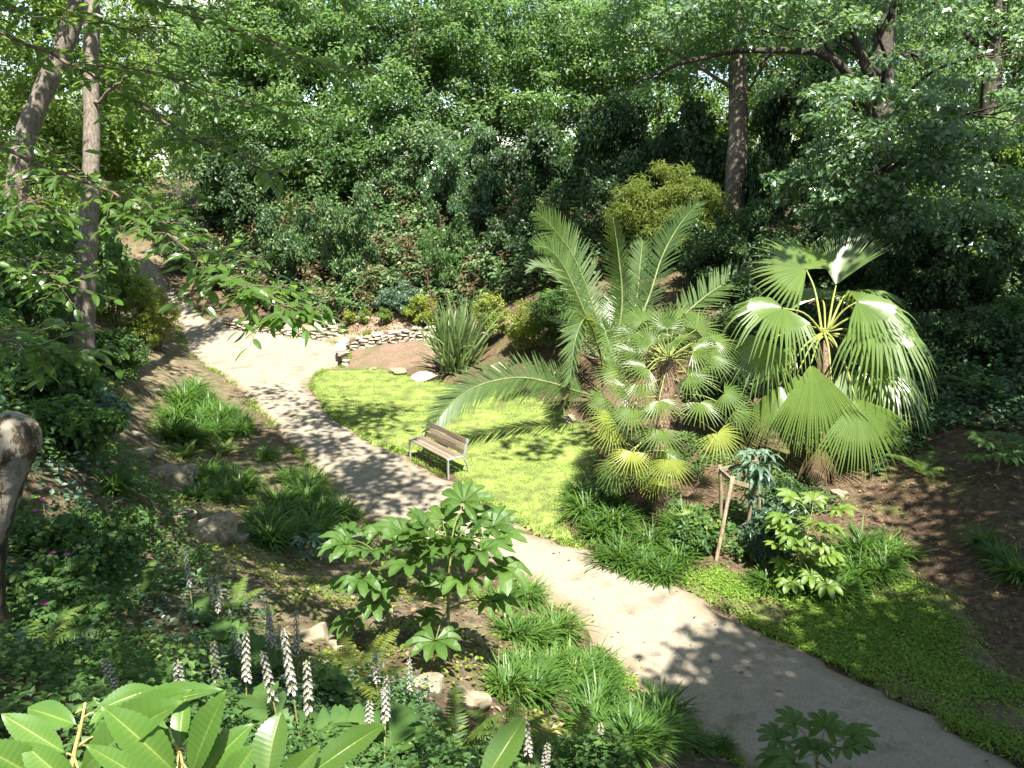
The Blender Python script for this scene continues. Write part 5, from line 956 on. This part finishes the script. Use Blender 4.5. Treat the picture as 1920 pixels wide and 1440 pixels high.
def fatsia(label,base,stems,meshes,seed,cat="fatsia",name="fatsia_shrub",rad=.022,stemmat=None):
    """stems: (top offset, [(height fraction, how many leaves, elevation, scale)])"""
    r=np.random.default_rng(seed); o=thing(name,label,cat,(base[0],base[1],float(hz(base[0],base[1]))))
    for top,tiers in stems:
        q=bez([(r.normal()*.02,r.normal()*.02,-.08),(top[0]*.35,top[1]*.35,top[2]*.5),top],12); m=MB(); add_tube(m,q,np.linspace(rad,rad*.6,12),7,jit=.1,r=r); m.obj("stem",stemmat or M_STEMG,o)
        for fr,n,el,sc in tiers:
            for i in range(n):
                p=q[int(np.clip(fr*11+r.normal()*.4,0,11))]; e=el+r.normal()*.16; s=sc*r.uniform(.85,1.12)
                link("leaf",meshes[r.integers(len(meshes))],o,p,(r.normal()*.12,-e,i*6.283/n+r.normal()*.25),(s,s,s))
fatsia("tall fatsia with a broad umbrella of lobed leaves on a bare stem by the path",(-0.71, 7.62, 1.81),[((.05,.12,1.32),[(1,8,.30,.98),(.97,6,.65,.85),(.92,5,.0,.95),(.52,3,-.15,.85)])],FAT,591)
fatsia("shorter fatsia left of the tall one with a shaggy brown stem base",(-1.35, 7.88, 1.80),[((-.12,.1,1.18),[(1,7,.4,.8),(.95,5,.05,.85),(.7,4,-.1,.8),(.42,2,-.2,.8)])],FAT,592)
fatsia("low spreading fatsia filling the gap between the two taller ones",(-1.37, 11.33, 0.52),[((.0,.1,.8),[(1,7,.3,.75),(.7,6,-.1,.7)])],FAT,593)
fatsia("pale sunlit fatsia in the bed beneath the fan palm",(5.00, 12.42, 0.02),[((.15,.1,1.25),[(1,7,.25,.8),(.9,5,-.2,.85)]),((-.05,-.1,.75),[(1,6,.1,.75),(.7,4,-.2,.7)]),((.1,-.25,.4),[(1,5,.1,.8)])],FATL,594)
fatsia("small yellow-green fatsia beside the timber stake",(3.60, 13.77, 0.03),[((0,0,.45),[(1,7,.3,.55),(.6,4,-.1,.5)])],FATL,595)
fatsia("lobed young fatsia leaves cut by the bottom edge in front of the path",(2.55,5.45,0),[((.0,.1,.75),[(1,7,.35,.62),(.8,5,-.1,.62)])],FAT,596)
fatsia("shaded fatsia on the slope at the right frame edge",(9.74, 14.81, 1.15),[((0,0,.6),[(1,8,.2,.9),(.7,5,-.1,.85)])],FAT,597)
fatsia("slender sapling with drooping finger leaves tied inside the timber frame",(4.70, 14.30, 0.11),[((.05,.05,1.55),[(1,7,.2,.75),(.93,8,-.3,.75),(.8,5,-.4,.6),(.6,3,-.3,.5)])],FATB,598,cat="sapling",name="sapling",rad=.018,stemmat=M_STEM)
fatsia("low lobed-leaf plant on the soil right of the grassy slope edge",(-3.45, 12.24, 0.60),[((0,0,.35),[(1,7,.2,.5),(.6,4,-.1,.5)])],FATB,599,cat="plant",name="lobed_plant")


# ================================================================ acanthus
M_WHITE=leaf_mat("acanthus_flower",[(0,(.26,.25,.22)),(1,(.46,.44,.40))],trans=(.7,.68,.6),tw=.25,rough=.6,spec=.2)
M_PURP=leaf_mat("acanthus_bract",[(0,(.07,.075,.035)),(1,(.16,.14,.08))],trans=(.2,.15,.12),tw=.2,rough=.6,spec=.2)
def spike_meshes(seed):
    r=np.random.default_rng(seed); st=MB(); q=bez([(0,0,-.1),(.01,.0,.5),(.0,.01,1.0)],10); add_tube(st,q,np.linspace(.010,.004,10),6)
    fl=MB(); br=MB(); n=15
    for k in range(n):
        z=.52+.48*k/n; sz=.034*(1.0-.45*(k/n)**1.5)
        for j in range(4):
            if r.random()<.12+.5*(seed%2)*(k<4): continue
            a=k*.7+j*1.571+r.normal()*.1; d=np.array([math.cos(a),math.sin(a),0]); p=np.array([0,0,z])+d*.008
            y=np.array([-d[1],d[0],0])
            # white hanging lip, three-lobed, and the dark hood over it
            tip=p+d*sz*1.0+np.array([0,0,-sz*.75]); V=[p+[0,0,sz*.05],p+d*sz*.6-y*sz*.42-[0,0,sz*.1],tip-y*sz*.30,tip+d*sz*.05-[0,0,sz*.15],tip+y*sz*.30,p+d*sz*.6+y*sz*.42-[0,0,sz*.1],p+d*sz*.75+[0,0,sz*.12]]
            fl.add(V,[(0,1,6),(1,2,6),(2,3,6),(3,4,6),(4,5,6),(5,0,6)],r.random())
            V=[p+[0,0,sz*.2],p+d*sz*.6-y*sz*.30+[0,0,sz*.38],p+d*sz*1.05+[0,0,sz*.20],p+d*sz*.6+y*sz*.30+[0,0,sz*.38],p+d*sz*.55+[0,0,sz*.55]]
            br.add(V,[(0,1,4),(1,2,4),(2,3,4),(3,0,4)],r.random())
    return st.mesh("spike_stem",M_STEMG),fl.mesh("spike_flowers",M_WHITE),br.mesh("spike_bracts",M_PURP)
SPK=[spike_meshes(600+i) for i in range(5)]
def acanthus_leaf(seed):
    r=np.random.default_rng(seed); m=MB(); f=np.linspace(0,1,22); ang=.75-1.5*f; st=np.r_[0,np.full(21,1/21)]; q=np.cumsum(np.c_[np.cos(ang)*st,0*f,np.sin(ang)*st],0)
    env=.30*np.sin(np.pi*np.clip(.06+.92*f,0,1))**.75; lob=.40+.60*np.abs(np.sin(f*np.pi*5.5+.4)); w=np.maximum(env*lob*(f>.16),.008); z=np.c_[-np.sin(ang),0*f,np.cos(ang)]
    mid=q-z*.012
    V=np.concatenate([q+np.c_[w*.35,-w,0*w]+z*w[:,None]*.22,mid,q+np.c_[w*.35,w,0*w]+z*w[:,None]*.22]); F=[]
    for j in range(21): F+=[(j,22+j,23+j,j+1),(22+j,44+j,45+j,23+j)]
    m.add(V,F,np.r_[np.full(22,.4),np.full(22,.65),np.full(22,.4)]+r.normal(0,.05)); return m.mesh("acanthus_leaf_blade",M_HERB)
ACL=[acanthus_leaf(610+i) for i in range(3)]
def acanthus(label,base,spikes,nl,seed,ls=.62):
    r=np.random.default_rng(seed); o=thing("acanthus_plant",label,"acanthus",(base[0],base[1],float(hz(base[0],base[1]))),0,"acanthus plants on the slope")
    b=np.array([base[0],base[1]])
    for (dx,dy,h) in spikes:
        gz=float(hz(b[0]+dx,b[1]+dy))-o.location.z; s=link("flower_spike",SPK[r.integers(5)][0],o,(dx,dy,gz),(r.normal()*.10,r.normal()*.10,r.random()*6),(.72,.72,h*r.uniform(.62,.95)))
        k=r.integers(5); kind(link("flowers",SPK[k][1],s),"stuff"); kind(link("bracts",SPK[k][2],s),"stuff")
    for i in range(nl):
        a=i*6.283/nl+r.normal()*.25; s=ls*r.uniform(.75,1.15); link("leaf",ACL[r.integers(3)],o,(math.cos(a)*.05,math.sin(a)*.05,.0),(r.normal()*.1,r.normal()*.2,a),(s,s,s))
acanthus("acanthus with a cluster of faded flower spikes beside the mossy boulder",(-3.16, 7.12, 2.44),[(-.12,.1,.95),(.05,.15,1.02),(.12,.05,.98),(.20,.12,.80)],10,621)
acanthus("acanthus with the tallest dark flower spikes, middle of the slope",(-1.83, 5.38, 3.03),[(.0,.05,1.05),(.10,.1,1.1),(-.12,.05,.85),(.14,-.05,.75)],10,622,.55)
acanthus("acanthus with short spikes left of the tallest spiked one",(-2.24, 5.37, 3.09),[(0,.0,.6),(.12,.05,.65)],8,623,.5)
acanthus("acanthus with two white spikes in front of the yellow-green fern",(-1.04, 5.65, 2.60),[(-.07,.0,.72),(.17,.1,.70),(.0,-.05,.5)],7,624,.45)
acanthus("acanthus with brightest white spikes rising behind the foreground leaves",(-1.25,3.75,0),[(.05,.05,.92),(.12,.0,.82),(-.02,-.05,.8)],9,625,.5)
acanthus("acanthus with one white spike between the two leafy shoots",(-1.68,3.9,0),[(.0,.0,.84),(.1,.12,1.0)],7,626,.45)
acanthus("acanthus with a single small spike in deep shade at bottom left",(-1.93, 3.37, 4.37),[(-.02,0,.55),(.28,.0,.5)],8,627,.5)
acanthus("acanthus with white spikes cut by the bottom edge beside the single leaf",(.12,4.05,0),[(.0,.0,.72),(.07,.03,.68)],6,628,.4)
acanthus("acanthus with one white spike at the bottom edge near the dark grass",(.62,4.5,0),[(0,0,.62)],5,629,.4)
acanthus("acanthus with broad pale leaves and a low spike at the bottom edge",(-.75,3.8,0),[(.0,.1,.62),(-.08,.0,.55)],10,630,.55)

# ---------------------------------------------------------------- pink-flowered herbs
M_PINK=leaf_mat("pink_petal",[(0,(.38,.05,.24)),(1,(.55,.10,.36))],trans=(.6,.1,.4),tw=.3,rough=.6,spec=.2)
def pink_herb(label,base,n,seed):
    r=np.random.default_rng(seed); base=np.array(base); base[2]=float(hz(base[0],base[1])); o=thing("pink_flower_herb",label,"flower",tuple(base),0,"pink flowers among the undergrowth")
    m=MB(); C=rand_ball(r,26)*[.45,.4,.2]+[0,0,.28]; clump_leaves(m,r,C,.12,40,.07,.05,.7,.6,OVAL); m.obj("foliage",M_HERB,o)
    for k in range(n):
        p=np.array([r.normal()*.25,r.normal()*.2,r.uniform(.45,.6)]); s=MB(); add_tube(s,[p*[.5,.5,0],p*[.9,.9,.6],p],[.004,.003,.003],4); f=s.obj("flower_stem",M_STEMG,o)
        q=MB(); a=np.arange(7)*6.283/7; leaves(q,np.tile(p,(7,1)),np.c_[np.cos(a),np.sin(a),.35+0*a],np.c_[-np.cos(a)*.4,-np.sin(a)*.4,1+0*a],.036,.030,OVAL); q.obj("bloom",M_PINK,f)
for i,(l,b,n) in enumerate([("pink-flowered herb nearest the stump with two magenta blooms",(-4.96, 7.80, 2.96),2),("pink-flowered herb high in the undergrowth near the gully",(-5.22, 9.59, 2.22),2),("pink-flowered herb right of the others near the acanthus",(-4.82, 8.61, 2.43),1),("pink-flowered herb in the middle of the dark undergrowth",(-4.39, 7.44, 2.84),1),("lowest pink-flowered herb in deep shade",(-4.18, 6.44, 3.13),1),("pink-flowered herb just above the leafy shoot",(-3.44, 5.40, 3.35),1)]): pink_herb(l,b,n,640+i)

# ================================================================ near chestnut foliage
M_CHEST=leaf_mat("chestnut_leaf_sunlit",[(0,(.040,.090,.014)),(.5,(.062,.128,.020)),(1,(.15,.22,.05))],trans=(.24,.46,.05),tw=.30,rough=.40,spec=.6)  # brighter copy of the chestnut leaf, sunlight put into the tones
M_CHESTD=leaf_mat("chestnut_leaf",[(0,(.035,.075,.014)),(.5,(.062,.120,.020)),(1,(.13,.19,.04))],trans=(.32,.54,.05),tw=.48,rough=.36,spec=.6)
def big_leaf(seed,W=.30,teeth=17,bend=.35,fold=.16):
    """serrated leaf, unit length, side veins pressed into the blade"""
    r=np.random.default_rng(seed); n=teeth*3+1; f=np.linspace(0,1,n); ang=.10-bend*f; st=np.r_[0,np.full(n-1,1/(n-1))]; q=np.cumsum(np.c_[np.cos(ang)*st,0*f,np.sin(ang)*st],0); z=np.c_[-np.sin(ang),0*f,np.cos(ang)]
    w=W*.5*(np.sin(np.pi*f**.88)**.92)*np.clip(f*9,0,1)+.001; saw=1+.075*((np.arange(n)%3)/2.0-.5)*(f>.08)
    vein=np.where(np.arange(n)%3==0,-.003,.001)*np.sin(np.pi*f); cols=[]; va=[]
    for s,k in ((-1,1.0),(-1,.5),(-1,.07),(0,0),(1,.07),(1,.5),(1,1.0)):
        ww=w*k*(saw if k==1 else 1); cols.append(q+np.c_[ww*.38,s*ww,0*ww]+z*(ww*fold*2+vein*(k>0)+(0 if k else -.012)+.012*np.sin(f*9+s*2)*k)[:,None]); va.append(np.full(n,1.0 if k==0 else (.62 if k<.1 else .38))+(0 if k==0 else .09*(np.arange(n)%3==0)*(1 if k<1 else .4))+np.where(f>.94,.3,0))
    V=np.concatenate(cols); F=[]
    for c in range(6):
        for j in range(n-1): F.append((c*n+j,(c+1)*n+j,(c+1)*n+j+1,c*n+j+1))
    m=MB(); m.add(V,F,np.clip(np.concatenate(va),0,1),True); return m
BL=[big_leaf(700+i,.31+.04*(i%3),15,.25+.22*i) for i in range(4)]
BIG=[b.mesh("serrated_leaf",M_CHEST) for b in BL]; BIGD=[b.mesh("serrated_leaf_dark",M_CHESTD) for b in BL]
def place_leaf(o,base,me,a,b,up,wid=1.0,name="leaf"):
    """leaf from its stalk end a to its tip b (world), face turned to up"""
    a=np.array(a,float); b=np.array(b,float); x=nrm(b-a); l=np.linalg.norm(b-a); u=nrm(np.array(up,float)-x*np.dot(up,x)); y=np.cross(u,x)
    M=Matrix(((x[0]*l,y[0]*l*wid,u[0]*l,a[0]-base[0]),(x[1]*l,y[1]*l*wid,u[1]*l,a[1]-base[1]),(x[2]*l,y[2]*l*wid,u[2]*l,a[2]-base[2]),(0,0,0,1)))
    q=bpy.data.objects.new(name,me); COL.objects.link(q); q.parent=o; q.matrix_local=M; return q
M_TWIG=surf_mat("young_twig",[(.3,(.20,.19,.06)),(.7,(.33,.27,.10))],scale=20,bump=.2,rough=.6)
def shoot(label,stem,radii,lv,seed,mats=BIG):
    base=np.array(stem[0],float); gz=float(hz(base[0],base[1])); root=np.array([base[0]-.05,base[1]-.02,gz-.05]); o=thing("chestnut_shoot",label,"leafy shoot",tuple(root),0,"leafy shoots close to the camera")
    m=MB(); pts=np.vstack([bez([root,(root+base)/2+[.03,.02,0],base],8)[:-1],bez(stem,10)]); add_tube(m,pts-root,np.r_[np.linspace(radii[0]*1.8,radii[0],7),np.linspace(radii[0],radii[1],10)],7); m.obj("twig",M_TWIG,o)
    for i,(s,a,b,up,w) in enumerate(lv):
        a=np.array(a); s=np.array(s); k=MB(); add_tube(k,bez([s-root,(s+a)/2-root+[0,0,.002],a-root],5),np.linspace(.0022,.0014,5),5); lf=place_leaf(o,root,mats[(i+seed)%4],a,b,up,w)
        k.obj("leaf_stalk",M_TWIG,o)
    return o
U=(0,-.55,.83)
shoot("bright green serrated leafy shoot at bottom left corner",[(-0.704, 1.043, 6.064),(-0.692, 1.059, 6.121),(-0.683, 1.067, 6.154),(-0.677, 1.077, 6.188)],(.0042,.002),[
 ((-0.695, 1.054, 6.105),(-0.701, 1.047, 6.118),(-0.791, 1.046, 6.192),(.25,-.6,.75),1.15),((-0.685, 1.066, 6.147),(-0.688, 1.067, 6.154),(-0.789, 1.093, 6.172),(.1,-.55,.8),1.1),((-0.678, 1.071, 6.166),(-0.663, 1.073, 6.173),(-0.579, 1.102, 6.204),(-.1,-.7,.7),1.0),
 ((-0.687, 1.059, 6.121),(-0.672, 1.062, 6.133),(-0.482, 1.065, 6.262),(-.1,-.45,.9),.62),((-0.687, 1.059, 6.121),(-0.660, 1.063, 6.139),(-0.489, 1.039, 6.241),(-.3,-.6,.7),.7),((-0.694, 1.054, 6.105),(-0.669, 1.022, 6.101),(-0.491, 0.949, 6.291),(-.3,-.6,.75),.8),((-0.678, 1.074, 6.178),(-0.692, 1.072, 6.172),(-0.682, 1.086, 6.184),(0,-.8,.5),.8),
 ((-0.692, 1.059, 6.121),(-0.684, 1.084, 6.100),(-0.644, 1.151, 6.119),(0,-.5,.85),.9),((-0.685, 1.066, 6.147),(-0.699, 1.107, 6.110),(-0.686, 1.176, 6.132),(.1,-.6,.8),.8),((-0.704, 1.043, 6.064),(-0.706, 1.002, 6.101),(-0.758, 0.949, 6.216),(.2,-.6,.8),1.2),((-0.704, 1.043, 6.064),(-0.658, 0.999, 6.093),(-0.716, 0.974, 6.191),(.1,-.7,.7),1.0)],0)
shoot("second bright serrated shoot just right of the corner one",[(-0.502, 0.999, 6.093),(-0.503, 1.010, 6.133),(-0.510, 1.016, 6.155),(-0.515, 1.018, 6.162)],(.004,.002),[
 ((-0.510, 1.016, 6.155),(-0.516, 1.017, 6.158),(-0.609, 1.052, 6.211),(.2,-.6,.75),1.0),((-0.507, 1.014, 6.148),(-0.490, 0.964, 6.154),(-0.552, 0.928, 6.291),(.3,-.6,.7),.85),((-0.508, 1.015, 6.152),(-0.505, 1.015, 6.153),(-0.513, 1.054, 6.220),(.1,-.9,.4),1.2),((-0.503, 1.010, 6.133),(-0.477, 0.980, 6.135),(-0.409, 0.969, 6.289),(-.25,-.8,.5),.95),
 ((-0.503, 1.010, 6.133),(-0.516, 1.050, 6.088),(-0.497, 1.113, 6.133),(-.1,-.7,.6),1.0),((-0.502, 1.006, 6.117),(-0.518, 0.968, 6.131),(-0.544, 0.973, 6.228),(.2,-.8,.5),1.0),((-0.502, 1.006, 6.117),(-0.465, 0.987, 6.124),(-0.400, 0.981, 6.217),(-.2,-.8,.5),1.2),((-0.502, 1.004, 6.109),(-0.491, 0.916, 6.169),(-0.568, 0.890, 6.265),(.2,-.6,.8),.8),((-0.502, 1.002, 6.101),(-0.420, 0.956, 6.124),(-0.371, 0.948, 6.212),(-.1,-.8,.5),1.2)],1)
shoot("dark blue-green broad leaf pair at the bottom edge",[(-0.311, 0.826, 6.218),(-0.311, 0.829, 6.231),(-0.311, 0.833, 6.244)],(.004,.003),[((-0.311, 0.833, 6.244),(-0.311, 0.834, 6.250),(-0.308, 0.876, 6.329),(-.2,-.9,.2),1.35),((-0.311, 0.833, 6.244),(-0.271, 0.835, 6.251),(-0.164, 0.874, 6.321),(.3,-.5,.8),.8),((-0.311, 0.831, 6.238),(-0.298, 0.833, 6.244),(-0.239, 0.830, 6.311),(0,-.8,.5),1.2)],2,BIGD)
shoot("single large upright green leaf at the bottom edge centre",[(-0.052, 0.905, 6.126),(-0.051, 0.910, 6.147),(-0.048, 0.914, 6.162)],(.004,.003),[((-0.048, 0.914, 6.162),(-0.045, 0.916, 6.169),(0.018, 0.961, 6.259),(-.35,-.9,.25),1.15)],3,BIGD)

# boughs of the chestnut whose trunk stands just out of the frame
def chestnut():
    r=np.random.default_rng(720); base=np.array([-9.5,3.0,0]); base[2]=float(hz(-9.5,3.0)); o=thing("chestnut_tree","overhanging chestnut boughs with long toothed leaves across the upper left","tree",tuple(base))
    m=MB(); add_tube(m,bez([(0,0,-.2),(.1,.2,3),(.2,.4,6)],10),np.linspace(.3,.2,10),10); m.obj("trunk",M_BARKP,o)
    B=[[(-9.63, 10.78, 9.57),(-6.98, 10.16, 8.97),(-4.77, 9.30, 8.10),(-3.58, 8.82, 7.46),(-2.41, 8.38, 6.97)],[(-9.63, 11.16, 10.98),(-6.15, 10.03, 9.67),(-4.04, 9.19, 8.83),(-2.63, 8.75, 8.34),(-1.56, 8.47, 7.90)],[(-9.63, 10.48, 8.43),(-6.76, 9.47, 7.55),(-5.12, 8.73, 7.13),(-3.98, 8.17, 6.76),(-3.26, 7.78, 6.47)],
       [(-10.37, 10.82, 6.82),(-7.42, 9.62, 6.41),(-5.89, 8.78, 6.17),(-5.02, 8.29, 6.05),(-4.52, 7.93, 5.88)],[(-8.89, 8.95, 5.61),(-5.77, 7.25, 5.67),(-4.66, 6.63, 5.67),(-3.84, 6.16, 5.66),(-3.50, 5.99, 5.61)],[(-4.04, 9.19, 8.83),(-3.24, 9.10, 9.07),(-2.19, 8.90, 8.93),(-1.64, 8.82, 8.61)],[(-3.98, 8.17, 6.76),(-3.03, 7.42, 6.30),(-2.53, 7.06, 6.10),(-2.15, 6.86, 5.94),(-1.83, 6.66, 5.78)],
       [(-5.12, 8.73, 7.13),(-4.95, 8.18, 6.81),(-4.50, 7.82, 6.62)],[(-4.77, 9.30, 8.10),(-3.84, 8.66, 8.03),(-2.85, 8.27, 7.73),(-2.03, 7.89, 7.46)],[(-6.98, 10.16, 8.97),(-5.53, 9.47, 8.73),(-4.44, 8.79, 8.50),(-3.48, 8.44, 8.35)],[(-5.89, 8.78, 6.17),(-5.34, 8.56, 6.47),(-4.71, 8.22, 6.39)]]
    bm=MB(); A=[];D=[];K=[]
    for bi,b in enumerate(B):
        q=bez([np.array(p) for p in b],30); q[1:]+=r.normal(size=(29,3))*.012; add_tube(bm,q-base,np.linspace(.030,.006,30) if bi<5 else np.linspace(.014,.004,30),6); t=nrm(np.gradient(q,axis=0))
        ln=np.linalg.norm(np.diff(q,axis=0),axis=1).sum(); nt=int(ln*(9 if bi!=6 else 22))
        for k in range(nt):
            s=.22+.78*k/nt if bi<5 else .12+.88*k/nt; i=int(s*28.9); p=q[i]; sd=(-1)**k
            side=nrm(np.cross(t[i],[0,0,1]))*sd; d=nrm(t[i]*.6+side*.75+r.normal(size=3)*.3+[0,0,.02]); e=p+d*r.uniform(.15,.60)
            add_tube(bm,bez([p-base,(p+e)/2-base+[0,0,.02],e-base],5),np.linspace(.005,.0025,5),4)
            for j in range(5):
                a=p+(e-p)*(.3+.7*j/4); ld=nrm(d*.7+np.cross(d,[0,0,1])*((-1)**j)*.8+r.normal(size=3)*.25+[0,0,-.22]); A.append(a); D.append(ld); K.append(bi)
    bm.obj("boughs",M_STEM,o)
    A=np.array(A); D=np.array(D); n=len(A); idx=r.permutation(n); part=idx[:295]; rest=idx[295:]
    nor=nrm(np.array([0,-.15,1])+r.normal(size=(n,3))*.35)
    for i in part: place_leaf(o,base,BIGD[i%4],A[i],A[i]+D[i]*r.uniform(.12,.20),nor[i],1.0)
    T=(np.array([[0,0,0],[.2,-.40,.03],[.2,.40,.03],[.5,-.5,.02],[.5,.5,.02],[.8,-.34,-.05],[.8,.34,-.05],[1,0,-.14],[.2,0,0],[.5,0,-.02],[.8,0,-.09]]),np.array([[0,1,8],[0,8,2],[1,3,8],[3,9,8],[8,9,2],[9,4,2],[3,5,9],[5,10,9],[9,10,4],[10,6,4],[5,7,10],[10,7,6]]))
    if len(rest):
        lm=MB(); l=r.uniform(.12,.20,len(rest)); leaves(lm,A[rest]-base,D[rest],nor[rest],l,l*.37,T,np.clip(r.normal(.4,.15,len(rest)),0,1)); kind(lm.obj("more_leaves",M_CHESTD,o),"stuff")
chestnut()

# ================================================================ stump, stakes, rocks, litter
def stump():
    r=np.random.default_rng(740); M=surf_mat("flaking_weathered_wood",[(.36,(.018,.013,.008)),(.475,(.05,.036,.02)),(.50,(.16,.14,.105)),(.62,(.21,.19,.15)),(.68,(.07,.05,.03))],scale=3.2,stretch=(1.6,1.6,.6),detail=9,bump=1.0,bscale=9,rough=.85,dist=.03)
    foot=np.array((-3.67, 4.89, 4.40)); gz=float(hz(foot[0],foot[1])); root=np.array([foot[0]-.12,foot[1],gz-.1]); o=thing("tree_stump","weathered leaning stump with flaking pale bark at the left frame edge","stump",tuple(root))
    q=bez([root,foot,(-3.49, 4.92, 4.90),(-3.38, 4.94, 5.16),(-3.31, 4.93, 5.31),(-3.29, 4.98, 5.48)],40); rad=np.interp(np.linspace(0,1,40),[0,.3,.55,.78,.86,.92,.96,.985,1],[.20,.16,.165,.185,.18,.155,.11,.065,.02])
    m=MB(); add_tube(m,q-root,rad,18,jit=.10,r=r); m.obj("trunk",M,o)
stump()
def stakes():
    r=np.random.default_rng(741); M=surf_mat("rough_stake_timber",[(.3,(.10,.075,.045)),(.55,(.22,.17,.11)),(.8,(.33,.27,.19))],scale=6,stretch=(3,3,.8),bump=.6,bscale=25,dist=.01)
    b=np.array((3.73, 13.16, 0.07)); o=thing("timber_tree_guard","rough timber frame of leaning stakes and rails around the sapling","tree guard",tuple(b))
    s=[((3.73, 13.16, 0.07),(4.09, 13.66, 1.57)),((4.20, 14.55, 0.17),(4.06, 14.47, 1.48)),((4.63, 14.32, 0.10),(4.67, 14.19, 1.23)),((5.17, 15.16, 0.12),(4.96, 15.07, 1.42))]
    for a,c in s:
        a=np.array(a); c=np.array(c); m=MB(); q=bez([a-[0,0,.2],(a+c)/2+[.01,.01,0],c],8); add_tube(m,q-b,.038,6,jit=.15,r=r); m.obj("stake",M,o)
    t=[np.array(c) for _,c in s]; dn=np.array([0,0,-.10])
    for i,j in ((0,2),(0,1),(1,3),(2,3)):
        p=t[i]+dn; q=t[j]+dn; x=nrm(q-p); y=nrm(np.cross([0,0,1],x)); z=np.cross(x,y); m=MB(); add_box(m,(p+q)/2-b,(np.linalg.norm(q-p)+.12,.03,.085),np.array([x,y,z]).T,bev=.004); m.obj("rail",M,o)
stakes()
M_ROCK=surf_mat("sandstone_boulder",[(.28,(.06,.055,.035)),(.42,(.13,.11,.075)),(.55,(.22,.185,.13)),(.63,(.10,.11,.04)),(.75,(.26,.23,.17))],scale=4.5,detail=9,bump=.8,bscale=9,rough=.95,dist=.04)
M_ROCKP=surf_mat("pale_limestone",[(.28,(.26,.22,.16)),(.5,(.42,.37,.29)),(.75,(.55,.50,.42))],scale=4,detail=8,bump=.7,bscale=12,rough=.95,dist=.03)
for i,(l,p,s,pale) in enumerate([("flat tan stone slab in the dry gully",(-6.99, 14.92, 1.08),(.95,.6,.34),0),("mossy boulder half sunk beside the acanthus spikes",(-4.84, 11.46, 1.48),(.75,.55,.55),0),("squared stone above the mossy boulder",(-5.18, 11.29, 1.78),(.5,.4,.3),0),("low stone at the gully's near end",(-4.68, 12.28, 0.97),(.4,.35,.25),0),("pale boulder at the lawn's top edge below the curved wall",(-4.11, 27.37, 0.10),(.85,.5,.24),0),("large pale boulder beside the flax leaves",(-3.06, 26.55, 0.08),(.95,.6,.34),1),("small pale stone nearest the wall end on the lawn edge",(-5.09, 28.08, 0.04),(.40,.30,.14),0),
 ("brown boulder behind the arching frond",(1.07, 24.69, 0.63),(.9,.6,.6),0),("round brown stone right of the flax",(-0.46, 26.22, 0.54),(.7,.5,.45),0),("shaded stone near the feather palm's foot",(1.58, 21.17, 0.24),(.6,.45,.4),0),("angular stone on the slope left of the fatsia",(-2.24, 7.91, 1.90),(.32,.26,.18),0),("grey stone near the tallest spikes",(-1.86, 6.66, 2.33),(.34,.25,.16),0),("small stone on the bare slope above the yellow-green fern",(-1.95, 7.81, 1.83),(.25,.2,.14),0),("stone at the fatsia's foot in its shadow",(-0.84, 6.75, 2.11),(.34,.28,.18),0),("flat stone in the bare soil below the grass",(-0.43, 6.80, 1.86),(.4,.3,.14),0),
 ("pale stone on the upper left slope by the dark bush",(-10.52, 22.35, 0.77),(.4,.3,.26),0),("pale flat stone at the foot of the fan palm",(7.05, 15.75, 0.35),(.32,.22,.12),0),("small rock in the upper gully",(-8.19, 16.31, 1.49),(.4,.3,.2),0),("tan rock ledge in the middle of the gully",(-7.75, 15.54, 1.33),(.6,.4,.22),0)]):
    me=rock_mesh("boulder_shape",760+i,M_ROCKP if pale else M_ROCK,s,3,.16,.62); o=link("boulder",me,None,(p[0],p[1],float(hz(p[0],p[1]))-s[2]*.06),(0.05*i%.2,0,i*1.3)); tag(o,l,"rock","rocks on the banks and lawn edge")
def litter(name,mat,poly,n,L,seed,path=False):
    r=np.random.default_rng(seed); poly=np.array(poly); lo=poly[:,:2].min(0); hi=poly[:,:2].max(0); p=lo+(hi-lo)*r.random((n*5,2)); k=inside(p[:,0],p[:,1],poly); ip=inside(p[:,0],p[:,1],_poly); p=p[k&(ip if path else ~ip)][:n]; k=len(p); th=r.random(k)*6.28
    z=hz(p[:,0],p[:,1])+(.055 if path else .015); m=MB(); leaves(m,np.c_[p,z],np.c_[np.cos(th),np.sin(th),r.normal(0,.15,k)],np.c_[r.normal(0,.25,k),r.normal(0,.25,k),np.ones(k)],L*r.uniform(.5,1.3,k),L*.5,RHOMB); return kind(m.obj(name,mat),"stuff")
litter("fallen_leaves",M_BROWN,[(-1,6,0),(8,4,0),(14,8,0),(14,20,0),(2,26,0),(-4,18,0)],9000,.10,781)
litter("fallen_leaves",M_BROWN,[(-3,5,0),(1.5,6,0),(1,12,0),(-4,16,0),(-12,26,0),(-14,20,0)],3200,.07,782)
litter("fallen_leaves",M_BROWN,_poly,420,.075,783,True)
litter("bark_mulch",M_BROWN,[(-7.25, 32.92, 0.41),(-3.46, 31.44, 0.70),(-2.23, 32.57, 1.05),(-4.67, 34.14, 1.11),(-8.17, 35.01, 0.48)],2200,.10,784)
